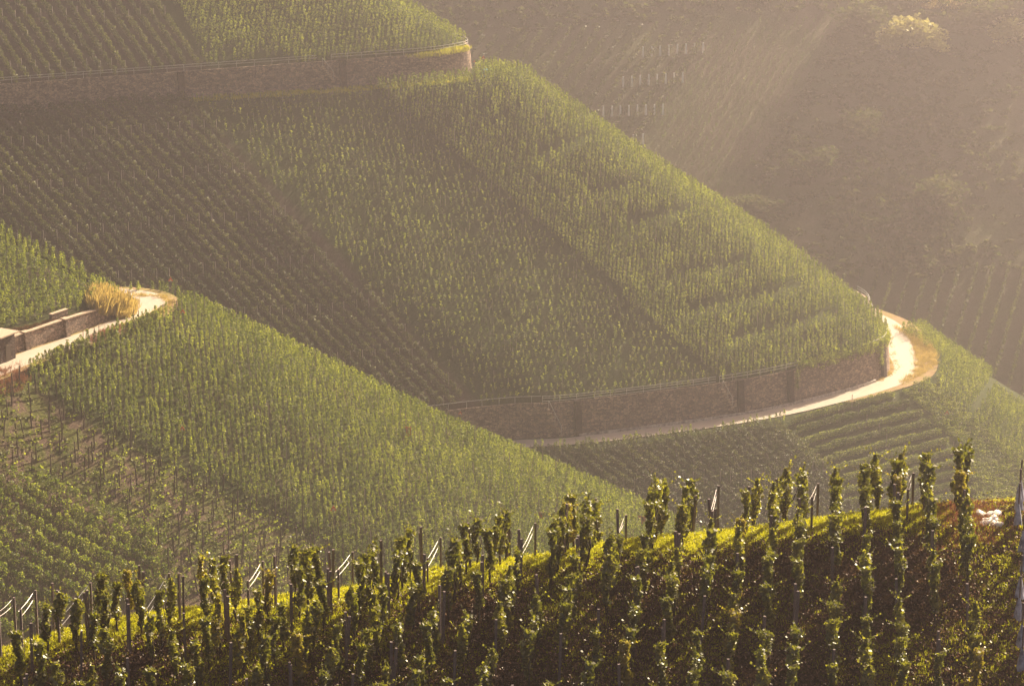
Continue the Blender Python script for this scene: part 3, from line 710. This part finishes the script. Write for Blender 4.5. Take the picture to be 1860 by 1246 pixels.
sign(BB, 606, 958, .75, 'orange triangular sign low on the near slope among dense vines', 2.1)
sign(BC, 836, 775, .62, 'red triangular sign in front of the dark lower wall', 2.0)
sign(BC, 878, 146, .7, 'tall orange sign beside the blue box at the upper wall end', 3.6)
sign(BC, 862, 148, .5, 'smaller sign between the upper wall corner and the taller sign', 3.2)
sign(BC, 1719, 775, .7, 'red triangular sign at the meeting of the vine tracks on the right', 2.2)
b = hit(BC, 880, 141); t = empty('crate', tuple(b), .1); tag(t, 'bright blue slatted box on the ledge by the upper wall corner', 'box')
mb = MB(); mb.box(0, 0, .75, 1.25, .9, 1.3); mb.build('body', M['blue'], t)
mb = MB(); [mb.box(k * .28 - .42, -.47, .85, .09, .05, 1.15) for k in range(4)]; mb.build('slats', M['white'], t)
def sheet(B, px, py, wd, hg, label):
    b = hit(B, px, py); t = empty('banner', tuple(b), rng.uniform(-.3, .3)); tag(t, label, 'banner', 'orange sheets in the vineyard')
    V, Fc = [], []
    for i in range(7):
        for j in range(6): V.append(((i / 6 - .5) * wd * (1 - .15 * math.sin(j)), .08 * math.sin(i * 1.3 + j), .5 + hg * j / 5 - .12 * math.sin(i / 6 * 3.14)))
    Fc = rfaces(7, 6); o = mesh_obj('cloth', V, Fc, M['orange'], t); sd = o.modifiers.new('s', 'SOLIDIFY'); sd.thickness = .02
    for s_ in (-1, 1): mb = MB(); mb.tube([(s_ * wd / 2, 0, -.2), (s_ * wd / 2, 0, hg + .7)], .035, 5); mb.build('post', M['post'], t)
sheet(BB, 1166, 958, .9, 1.2, 'orange cloth patch on posts at the right tip of the middle slope')
sheet(BB, 985, 948, .8, .9, 'dull orange cloth patch half hidden in vines behind the near posts')
sheet(BB, 742, 800, .7, 1.4, 'narrow reddish cloth patch standing among vines on the middle slope')
# white markers in the far upper vineyard
mk = MB().box(0, 0, 1.1, .5, .3, 2.6, taper=.7); m0 = mk.build('marker_post', M['whitepost']); MKM = m0.data; bpy.data.objects.remove(m0)
for li, (xa, xb, ya, yb, n_) in enumerate([(1168, 1277, 104, 96, 8), (1132, 1240, 158, 150, 8), (1096, 1204, 212, 208, 8), (1150, 1168, 264, 262, 2)]):
    for k in range(n_):
        s = k / (n_ - 1); b = hit(BF, xa + (xb - xa) * s, ya + (yb - ya) * s)
        o = bpy.data.objects.new('marker_post', MKM); C.objects.link(o); o.location = b
        tag(o, f'pale white marker in the far upper vineyard, {nth(k + 1)} from left in the {nth(li + 1)} line down', 'marker post', 'pale markers in the far upper vineyard')

# ------------------------------------------------------------------ trees, shrubs and scrub on the far hillside
def blob(n, rx, ry, rz_, size, rg, lumps=9):
    cs = rg.normal(size=(lumps, 3)); cs /= np.linalg.norm(cs, axis=1)[:, None]; cs *= rg.uniform(.3, .75, (lumps, 1)); k = rg.integers(0, lumps, n)
    d = rg.normal(size=(n, 3)); d /= np.linalg.norm(d, axis=1)[:, None]
    c = cs[k] + d * (rg.random((n, 1)) ** .4) * .42; c *= np.array([rx, ry, rz_]); return leaves(c, size, rg, .5)
T_tree = [blob(900, 1, 1, 1, .17, rg, 16) for _ in range(5)]
T_scrub = [blob(60, 1, 1, .8, .42, rg, 6) for _ in range(8)]
def tree(px, py, r, h, label, lit=False, B=BF, name='tree', cat='tree'):
    b = hit(B, px, py); t = empty(name, tuple(b)); tag(t, label, cat, 'trees and bushes on the far hillside')
    m = Mass(); m.put(T_tree[rng.integers(5)], 0, 0, h * .55, rng.random() * 6, r * 1.3, h * .55, rnd=.8 if lit else .4, spread=.5); m.build('crown', [M['leaf_sunlit'] if lit else M['leaf_tree']], t)
    mb = MB(); mb.tube([(0, 0, -.5), (.1, 0, h * .3), (-.1, .1, h * .6)], [.28, .2, .08], 7)
    for k in range(4): a = k * 1.6; mb.tube([(0, 0, h * .3), (math.cos(a) * r * .5, math.sin(a) * r * .5, h * .65)], [.12, .04], 5)
    mb.build('trunk', M['bark'], t)
tree(1650, 92, 5.8, 10, 'large sunlit golden crowned tree near the top right of the far hillside', True)
tree(1615, 96, 3.4, 6, 'smaller sunlit golden bush left of the large sunlit tree', True)
tree(1700, 98, 3.4, 5.5, 'smaller sunlit golden bush right of the large sunlit tree', True)
tree(1830, 82, 5, 8, 'pale sunlit golden tree at the right frame edge on the far hillside', True)
tree(1570, 62, 6, 9, 'dim round tree left of the sunlit tree at the vineyard corner')
tree(1790, 60, 6, 10, 'dim tall tree between the two sunlit trees')
tree(1855, 44, 7, 11, 'dim tree in the top right corner')
tree(1352, 396, 4.2, 6, 'dark bush against the ridge edge at the foot of the far vineyard')
tree(1392, 405, 4.6, 6, 'dark bush standing right of the bush at the ridge edge')
tree(1480, 330, 5, 8, 'dim bush in the middle of the far wooded slope')
tree(1560, 250, 5, 7, 'dim tree high in the far wooded slope below the sunlit trees')
tree(1700, 380, 5.5, 8, 'dim tree low in the far wooded slope on the right')
scr = Mass()
PS = [(1545, 22), (1960, -40), (1960, 490), (1555, 510), (1400, 455), (1330, 370), (1380, 300), (1450, 180)]
rows, a0 = field(BF, PS, (1700, 100), (1690, 400), 2.4, 2.4, .7)
for r_ in rows:
    for (x, y, z, px, py) in r_:
        q = smooth_noise(x, y, 9, 44)
        if rng.random() < .72 + .5 * q: scr.put(T_scrub[rng.integers(8)], x, y, z + .6, rng.random() * 6, rng.uniform(1.2, 3.2) * (1 + .5 * q), rng.uniform(.9, 2.2) * (1 + .6 * q), rnd=.3 + .35 * rng.random())
PS2 = [(650, -90), (1960, -90), (1960, -40), (1545, 18), (1300, 38), (860, 66), (760, 60)]
rows, a0 = field(BF, PS2, (1100, 10), (1100, 50), 2.3, 2.3, .6)
for r_ in rows:
    for (x, y, z, px, py) in r_:
        if rng.random() < .85: scr.put(T_scrub[rng.integers(8)], x, y, z + .6, rng.random() * 6, rng.uniform(1.2, 2.4), rng.uniform(1, 2.2), rnd=.3 + .3 * rng.random())
so_ = scr.build('scrub', [M['leaf_tree']]); tag(so_, 'continuous hazy scrub covering the far hillside on the right and along its top', 'scrub', kind='stuff')
fg = Mass(); T_t = [leaves(np.stack([rg.normal(size=14) * .3, rg.normal(size=14) * .2, rg.random(14) * .5], 1), .3, rg, 0) for _ in range(5)]
for k in range(700):
    px = rng.uniform(1680, 1790); b = hit(BF, px, 14 + rng.normal() * 2.2 - (px - 1735) * .01)
    if b: fg.put(T_t[rng.integers(5)], b.x, b.y, b.z + .3, rng.random() * 6, 1.5)
fgo = fg.build('dry_grass', [M['dry']]); tag(fgo, 'thin golden strip of dry grass at the top right of the far hillside', 'dry grass', kind='stuff')

# ------------------------------------------------------------------ creepers, dry grass on the slopes
cr = Mass(); T_c = [leaves(rg.normal(size=(22, 3)) * np.array([.28, .22, .2]), .22, rg) for _ in range(6)]
i0, i1 = nearest(fc, 1450) * 3, nearest(fc, 1603) * 3
for i in range(i0, i1):
    for k in range(5):
        q = fcd[i]; o_ = rng.uniform(-.5, .35)
        a = tang(fcd, i); cr.put(T_c[rng.integers(6)], q[0] + math.sin(a) * o_ + rng.normal() * .2, q[1] - math.cos(a) * o_ + rng.normal() * .2, q[2] + rng.uniform(-.3, .9) - (.5 * rng.random() if o_ > .1 else 0), rng.random() * 6, 1, rnd=.75 + .2 * rng.random())
for px, l in ((1441, 3.0), (1592, 4.6), (1598, 3)):
    i = nearest(c_wb, px); a = tang(c_wb, i); q = c_wb[i]
    for k in range(16): cr.put(T_c[rng.integers(6)], q[0] + math.sin(a) * .25, q[1] - math.cos(a) * .25, q[2] + 5.4 - l * k / 16, rng.random() * 6, .8)
co_ = cr.build('creeper', [M['leaf_slope']]); tag(co_, 'bright green creeper trailing over the lower wall top left of its nose', 'creeper')
def tufts(name, B, poly, n, T, m, label, cat, smin=.8, smax=1.5, zoff=0, bias=None):
    ms = Mass(); k = 0; xs_ = [q[0] for q in poly]; ys_ = [q[1] for q in poly]; tries = 0
    while k < n and tries < n * 8:
        tries += 1; px, py = rng.uniform(min(xs_), max(xs_)), rng.uniform(min(ys_), max(ys_))
        if not inpoly(px, py, poly): continue
        b = hit(B, px, py)
        if b is None: continue
        ms.put(T[rng.integers(len(T))], b.x, b.y, b.z + zoff, rng.random() * 6, rng.uniform(smin, smax), rnd=bias); k += 1
    o = ms.build(name, [M[m]]); tag(o, label, cat, kind='stuff'); return o
def blades(n, h, s, rg):
    x, y = rg.normal(size=n) * s, rg.normal(size=n) * s; a = rg.random(n) * 6.28; wd = h * .05; l = rg.normal(size=(n, 2)) * h * .25; hh = h * rg.uniform(.5, 1.1, n)
    dx, dy = np.cos(a) * wd, np.sin(a) * wd
    q = np.stack([np.stack([x - dx, y - dy, 0 * x], 1), np.stack([x + dx, y + dy, 0 * x], 1), np.stack([x + l[:, 0] + dx * .3, y + l[:, 1] + dy * .3, hh], 1), np.stack([x + l[:, 0] - dx * .3, y + l[:, 1] - dy * .3, hh], 1)], 1)
    return q.reshape(-1, 3)
T_dry = [blades(34, 1.2, .25, rg) for _ in range(6)]; T_dry2 = [blades(26, .45, .25, rg) for _ in range(6)]
tufts('dry_grass', BB, [(168, 560), (176, 535), (200, 545), (228, 560), (205, 572), (180, 572)], 170, T_dry, 'dry', 'tall golden dry grass at the end of the vines above the left road bend', 'dry grass', .9, 1.7)
tufts('dry_grass', BB, [(222, 572), (236, 552), (246, 560), (240, 574), (214, 584)], 90, T_dry, 'dry', 'golden dry grass hanging over the inner edge of the left road bend', 'dry grass', .6, 1.1)
tufts('dry_grass', BB, [(245, 536), (300, 538), (316, 552), (300, 568), (222, 598), (215, 596), (292, 562), (306, 552), (290, 541), (245, 540)], 170, T_dry2, 'dry', 'short dry grass along the outer edge of the left road bend', 'dry grass', .6, 1.2)
tufts('dry_grass', BC, [(1625, 594), (1660, 600), (1695, 622), (1703, 660), (1690, 672), (1640, 700), (1630, 702), (1664, 672), (1660, 625)], 520, T_dry2, 'dry', 'orange dry grass apron outside the bright right road bend', 'dry grass', .7, 1.5)
tufts('dry_grass', BC, [(1618, 630), (1626, 640), (1634, 668), (1610, 690), (1560, 706), (1600, 690), (1616, 672)], 40, T_dry2, 'dry', 'scattered tufts at the foot of the sunny wall nose', 'dry grass', .6, 1.2)
tufts('grass', BC, [(345, 178), (640, 160), (850, 142), (850, 150), (640, 168), (345, 186)], 300, T_dry2, 'grass', 'yellow green grass strip at the foot of the upper wall', 'grass', .8, 1.5)
tufts('grass', BC, [(740, 104), (850, 84), (850, 94), (760, 108)], 130, T_dry2, 'grass', 'sunlit grass on top of the upper wall end', 'grass', .8, 1.5)
tufts('red_weeds', BB, [(-30, 676), (42, 662), (48, 690), (40, 712), (-30, 722)], 130, T_dry2, 'red', 'reddish weeds below the left end of the sunny road', 'weeds', .7, 1.4)
tufts('red_weeds', BB, [(158, 616), (215, 592), (228, 596), (170, 626)], 120, T_dry2, 'red', 'reddish brown weeds on the road edge above the middle vines', 'weeds', .7, 1.2)
tufts('debris', BB, [(-20, 606), (60, 590), (150, 568), (205, 552), (208, 560), (130, 582), (40, 606), (-20, 625)], 500, T_dry2, 'litter', 'dark dry litter on the bare terrace above the rubble wall', 'litter', .4, .8)

# ------------------------------------------------------------------ near ridge: vines, posts, wires, grass
rg = np.random.default_rng(99)
def nvine(n, h, r, z0):
    t = rg.random(n); z = z0 + (h - z0) * t
    ph = rg.uniform(0, 6, 3); rad = r * (.7 + .25 * np.sin(t * 7 + ph[0]) + .2 * np.sin(t * 15 + ph[1])) * (1 - .25 * t ** 4) * (.45 + .55 * np.clip(t / .2, 0, 1))
    a = rg.random(n) * 6.283; q = rad * rg.random(n) ** .45
    c = np.stack([np.cos(a) * q + .07 * np.sin(t * 5 + ph[2]), np.sin(a) * q * 1.25, z], 1)
    return leaves(c, .165, rg, .3)
WBX = [22, 61, 150, 290, 465, 630, 790, 960, 1130, 1298, 1480, 1652]
NVK = 10; foliage_me, trunk_me = [], []
for k in range(NVK):
    h = rg.uniform(1.95, 2.35); V = nvine(int(rg.uniform(330, 430)), h, rg.uniform(.21, .28), rg.uniform(.3, .6))
    # a few long shoots above the top
    for s_ in range(3):
        x0, y0 = rg.normal(size=2) * .1; c = np.stack([x0 + np.linspace(0, rg.normal() * .3, 7), y0 + np.linspace(0, rg.normal() * .2, 7), h + np.linspace(-.1, rg.uniform(.1, .35), 7)], 1)
        V = np.concatenate([V, leaves(c, .10, rg)])
    q = len(V) // 4; o = quad_obj('foliage', V, np.clip(rg.random() * .3 + rg.random(q) * .75, 0, 1) * (.8 if k < 8 else 1), [M['leaf'] if k < 8 else M['leaf_autumn']] if k < 9 else [M['leaf'], M['leaf_autumn']], midx=(rg.random(q) < .35).astype(int) if k == 9 else None)
    foliage_me.append(o.data); bpy.data.objects.remove(o)
    pts = [(0, 0, -.15)]; 
    for j in range(1, 6): pts.append((pts[-1][0] + rg.normal() * .035, pts[-1][1] + rg.normal() * .05, j * .24))
    mb = MB().tube(pts, [.055, .05, .04, .035, .03, .02], 6); mb.tube([pts[3], (pts[3][0] + .05, .3, 1.1), (.0, .45, 1.5)], [.025, .02, .01], 5)
    o = mb.build('trunk', M['bark'], smooth=True); trunk_me.append(o.data); bpy.data.objects.remove(o)
pm = MB().box(0, 0, .95, .10, .10, 2.4); pm.v = [(x * (1 + .0 * z), y, z) for x, y, z in pm.v]; o = pm.build('trellis_post', M['post']); POSTM = o.data; bpy.data.objects.remove(o)
def slope_dir(x):            # row azimuth from +Y, rows fan towards the left
    return R(np.interp(x, [-20, -6, 8, 18], [21, 13, 8, 4]))
NR = 31; RSP = 1.16; vn = 0; pn = 0; rowid = 0
posts = []; shadow = []
for k in range(NR):
    xc = 16.95 - k * RSP + rng.normal() * .05          # row crossing the crest
    if xc < -19.5: break
    rowid += 1; yc = ycr(xc); a = slope_dir(xc); dx, dy = math.sin(a), math.cos(a)
    u = -10.8 if xc > -8 else -6.5
    step = 1.02; j = 0; off = rng.uniform(-.1, .1); items = []
    sparse = xc < -8
    phase = 1 if k % 3 == 1 else (3 if k % 3 == 0 else 4)
    while u < 2.6:
        x = xc + dx * (u + off); y = yc + dy * (u + off); z = float(nearz(x, y)); px, py = proj(x, y, z); top = proj(x, y, z + 2.2)[1]
        ispost = (j % 5 == phase)
        if top < 1290 and -60 < px < 1900:
            items.append((u, x, y, z, ispost))
        u += step * (1 + rng.normal() * .04); j += 1
    kk = 0
    items = items[::-1]                                   # from the far side towards the camera
    for (u, x, y, z, ispost) in items:
        if ispost:
            for s_ in ((0,) if rng.random() < .6 else (0, .28)):
                posts.append((x + s_ * dx + rng.normal() * .03 - .05, y - s_, z, rowid))
            if not (u > 0 and rng.random() < .4): continue
        if rng.random() < ((.03 if u > -2 else .12) if not sparse else .24) and u < 1: continue
        if u > 1.2 and rng.random() < (.55 if xc > -2 else .7): continue
        pxv = proj(x, y, z + 1)[0]
        if u > -1.3 and any(abs(pxv - q_) < (30 if q_ < 1200 else 16) for q_ in WBX): continue
        kk += 1; vn += 1; var = int(rng.integers(8)) if rng.random() < (.94 if not sparse else .86) else int(rng.integers(8, 10))
        o = empty('grapevine', (x, y, z), -a + rng.choice([0, math.pi]) + rng.normal() * .15); sc = rng.uniform(.85, 1.08); o.scale = (sc * rng.uniform(.85, 1.1), sc, sc * rng.uniform(.9, 1.05))
        look = 'green' if var < 8 else ('yellowing' if var == 8 else 'patchy yellow')
        tag(o, f'{look} near vine, {nth(kk)} from far end of the {nth(rowid)} row from right', 'grapevine', 'grapevines on the near ridge')
        for nm, me in (('foliage', foliage_me[var]), ('trunk', trunk_me[var])):
            c = bpy.data.objects.new(nm, me); C.objects.link(c); c.parent = o
kb_ = 0
for k in range(21):                                   # vines of the far face whose heads show over the crest
    xc = 17.6 - k * RSP + rng.normal() * .12; u = rng.uniform(2.2, 2.9); x = xc; y = ycr(xc) + u; z = float(nearz(x, y))
    if any(abs(proj(x, y, z)[0] - q_) < 16 for q_ in WBX) or xc < 5 or rng.random() < .12: continue
    kb_ += 1; var = int(rng.integers(8)); sc = rng.uniform(.9, 1.1)
    o = empty('grapevine', (x, y, z), rng.random() * 6.28); o.scale = (sc * 1.1, sc, sc * 1.05)
    tag(o, f'dark backlit vine head just behind the grassy crest, {nth(kb_)} from right', 'grapevine', 'grapevines on the near ridge')
    for nm, me in (('foliage', foliage_me[var]), ('trunk', trunk_me[var])):
        c = bpy.data.objects.new(nm, me); C.objects.link(c); c.parent = o
print('near vines', vn, 'rows', rowid)
for n_, (x, y, z, rid) in enumerate(posts):
    o = bpy.data.objects.new('trellis_post', POSTM); C.objects.link(o); o.location = (x, y, z); o.rotation_euler = (rng.normal() * .03, rng.normal() * .035, rng.random()); o.scale = (.85, .85, rng.uniform(.8, 1.0))
    cnt = sum(1 for q in posts[:n_] if q[3] == rid) + 1
    tag(o, f'grey wooden post, {nth(cnt)} from far end of the {nth(rid)} near row from right', 'post', 'wooden posts on the near ridge')
WB = [((22, 1087), (-6, 1110)), ((61, 1074), (34, 1108)), ((161, 1060), (103, 1134)), ((304, 1043), (255, 1124)), ((474, 1021), (447, 1056)), ((637, 1004), (611, 1036)), ((797, 978), (773, 1023)), ((969, 952), (944, 995)), ((1134, 937), (1119, 970)), ((1302, 884), (1290, 930)), ((1483, 880), (1472, 904)), ((1656, 861), (1646, 890))]
for bi, ((x0, y0), (x1, y1)) in enumerate(WB):
    far = ond(x0, y0, ycr((x0 - 930) / 50) + 1.6); near = ond(x1, y1, ycr((x0 - 930) / 50) - .6)
    for e, P_ in (('far', far), ('near', near)):
        zg = float(nearz(P_.x, P_.y)); hh = P_.z - zg
        o = bpy.data.objects.new('trellis_post', POSTM); C.objects.link(o); o.location = (P_.x + .07, P_.y, zg); o.scale = (.8, .8, max(.5, (hh + .05) / 2.15))
        tag(o, f'{"farther" if e == "far" else "nearer"} post carrying the {nth(bi + 1)} bundle of shining wires from the left', 'post', 'wooden posts on the near ridge')
    for k in range(2):
        A_ = far + Vector((0, 0, -.02 - .26 * k)); B_ = near + Vector((0, 0, -.05 - .22 * k)) + Vector((rng.normal() * .05, 0, 0))
        pts = [A_.lerp(B_, s) + Vector((0, 0, -.05 * math.sin(math.pi * s))) for s in (0, .25, .5, .75, 1)]
        mb = MB(); mb.tube([q - A_ for q in pts], .0075 if k < 2 else .005, 5); o = mb.build('trellis_wire', M['wire']); o.location = A_
        tag(o, f'shining trellis wire, {nth(k + 1)} from top in the {nth(bi + 1)} bundle from left', 'wire', 'shining trellis wires on the near ridge')
# grass, litter on the ridge
gm = Mass(); T_g = [blades(16, .16, .10, rg) for _ in range(8)]; T_gl = [leaves(np.stack([rg.normal(size=10) * .12, rg.normal(size=10) * .12, rg.random(10) * .05 + .02], 1), .085, rg, 1.2) for _ in range(8)]
lm = Mass()
for k in range(42000):
    x = rng.uniform(-20, 20.5); t = rng.uniform(-10.5, 1.9); y = ycr(x) + t
    z = float(nearz(x, y)); px, py = proj(x, y, z)
    if py > 1262: continue
    q = float(smooth_noise(x, y, 1.4, 61)); gr = np.clip(1.15 - abs(t + .3) / 1.9 if t < 0 else 1, 0, 1)
    if x > 16.6 and t < 1: gr *= .25
    if rng.random() < max(gr, .22 + .45 * q + (.25 if x < -4 else 0)): gm.put((T_gl if rng.random() < .55 else T_g)[rng.integers(8)], x, y, z, rng.random() * 6, rng.uniform(.7, 1.3), rnd=(.25 + .6 * rng.random()) if gr > .3 else .2 * rng.random())
    else: lm.put(T_gl[rng.integers(8)], x, y, z, rng.random() * 6, rng.uniform(.7, 1.4))
go = gm.build('grass', [M['grass']]); tag(go, 'short sunlit yellow green grass along the crest of the near ridge', 'grass', kind='stuff')
lo = lm.build('leaf_litter', [M['litter']]); tag(lo, 'dark leaf litter and weeds on the shaded face of the near ridge', 'leaf litter', kind='stuff')
rw = Mass()
for k in range(700):
    x = 17.3 + rng.normal() * .8; y = ycr(x) + rng.uniform(-3, 1.2)
    rw.put(T_g[rng.integers(8)], x, y, float(nearz(x, y)), rng.random() * 6, rng.uniform(.7, 1.4))
ro = rw.build('red_weeds', [M['red']]); tag(ro, 'reddish weeds at the right end of the near ridge crest', 'weeds', kind='stuff')
for k in range(9):
    px, py = 1786 + (k % 3) * 13 + rng.normal() * 3, 938 + (k // 3) * 9 + rng.normal() * 2
    y = 104
    for _ in range(8):
        v = ond(px, py, y); zz = float(nearz(v.x, v.y)); y = y + (v.z - zz) * 1.1
    s = rng.uniform(.16, .3); V = rg.normal(size=(26, 3)); V /= np.linalg.norm(V, axis=1)[:, None]; V *= np.array([s, s * .8, s * .35])
    import bmesh
    bm = bmesh.new(); [bm.verts.new(q) for q in V]; bmesh.ops.convex_hull(bm, input=bm.verts); me = bpy.data.meshes.new('stone'); bm.to_mesh(me); bm.free(); me.materials.append(M['white'])
    o = bpy.data.objects.new('stone', me); C.objects.link(o); o.location = (v.x, v.y, zz + .08); o.rotation_euler = (.2, -.3, rng.random() * 3)
    tag(o, f'flat white stone on the right crest, {("left", "middle", "right")[k % 3]} of the {("back", "middle", "front")[k // 3]} line of the pile', 'stone', 'pile of white stones on the near crest')
# pale conical sleeves at the right edge
for k in range(9):
    y = ycr(18.3) + .2 - k * 1.25 + rng.normal() * .12; x = (1850 + rng.normal() * 4 - 930) / F * (y * cp - (float(nearz(18.2, y)) - CAMZ) * sp) + .05; z = float(nearz(x, y))
    t = empty('plant_sleeve', (x, y, z), rng.random()); tag(t, f'pale blue conical sleeve on a stake at the right frame edge, {nth(k + 1)} from the crest', 'plant sleeve', 'pale conical sleeves at the right frame edge')
    mb = MB(); ring = []
    for j, (rr, zz) in enumerate(((.26, .35), (.24, .5), (.15, .95), (.05, 1.35))):
        for q in range(10): a_ = q * .6283; r_ = rr * (1 + .14 * math.sin(q * 2.2 + k)); ring.append((r_ * math.cos(a_), r_ * math.sin(a_), zz + .05 * math.sin(q * 1.7 + k) * (j == 0)))
    f = [[j * 10 + q, j * 10 + (q + 1) % 10, (j + 1) * 10 + (q + 1) % 10, (j + 1) * 10 + q] for j in range(3) for q in range(10)] + [[30 + q for q in range(10)]]
    ring = [(a_ * .66, b_ * .72, c_ * .8) for a_, b_, c_ in ring]; mb.add(ring, f); mb.build('sleeve', M['sleeve'], t); mb = MB(); mb.tube([(0, 0, -.2), (.02, 0, 1.9)], .035, 6); mb.build('stake', M['post'], t)

# ------------------------------------------------------------------ haze
hm, t, o = mat('haze'); pv = N(t, 'ShaderNodeVolumePrincipled'); pv.inputs['Density'].default_value = .00055
pv.inputs['Color'].default_value = (.88, .81, .84, 1); pv.inputs['Anisotropy'].default_value = .83
t.links.new(pv.outputs[0], o.inputs['Volume'])
b = MB(); b.box(0, 460, 101, 640, 980, 202); ho = b.build('haze', hm); tag(ho, 'warm sunlit haze filling the valley', 'haze', kind='stuff')
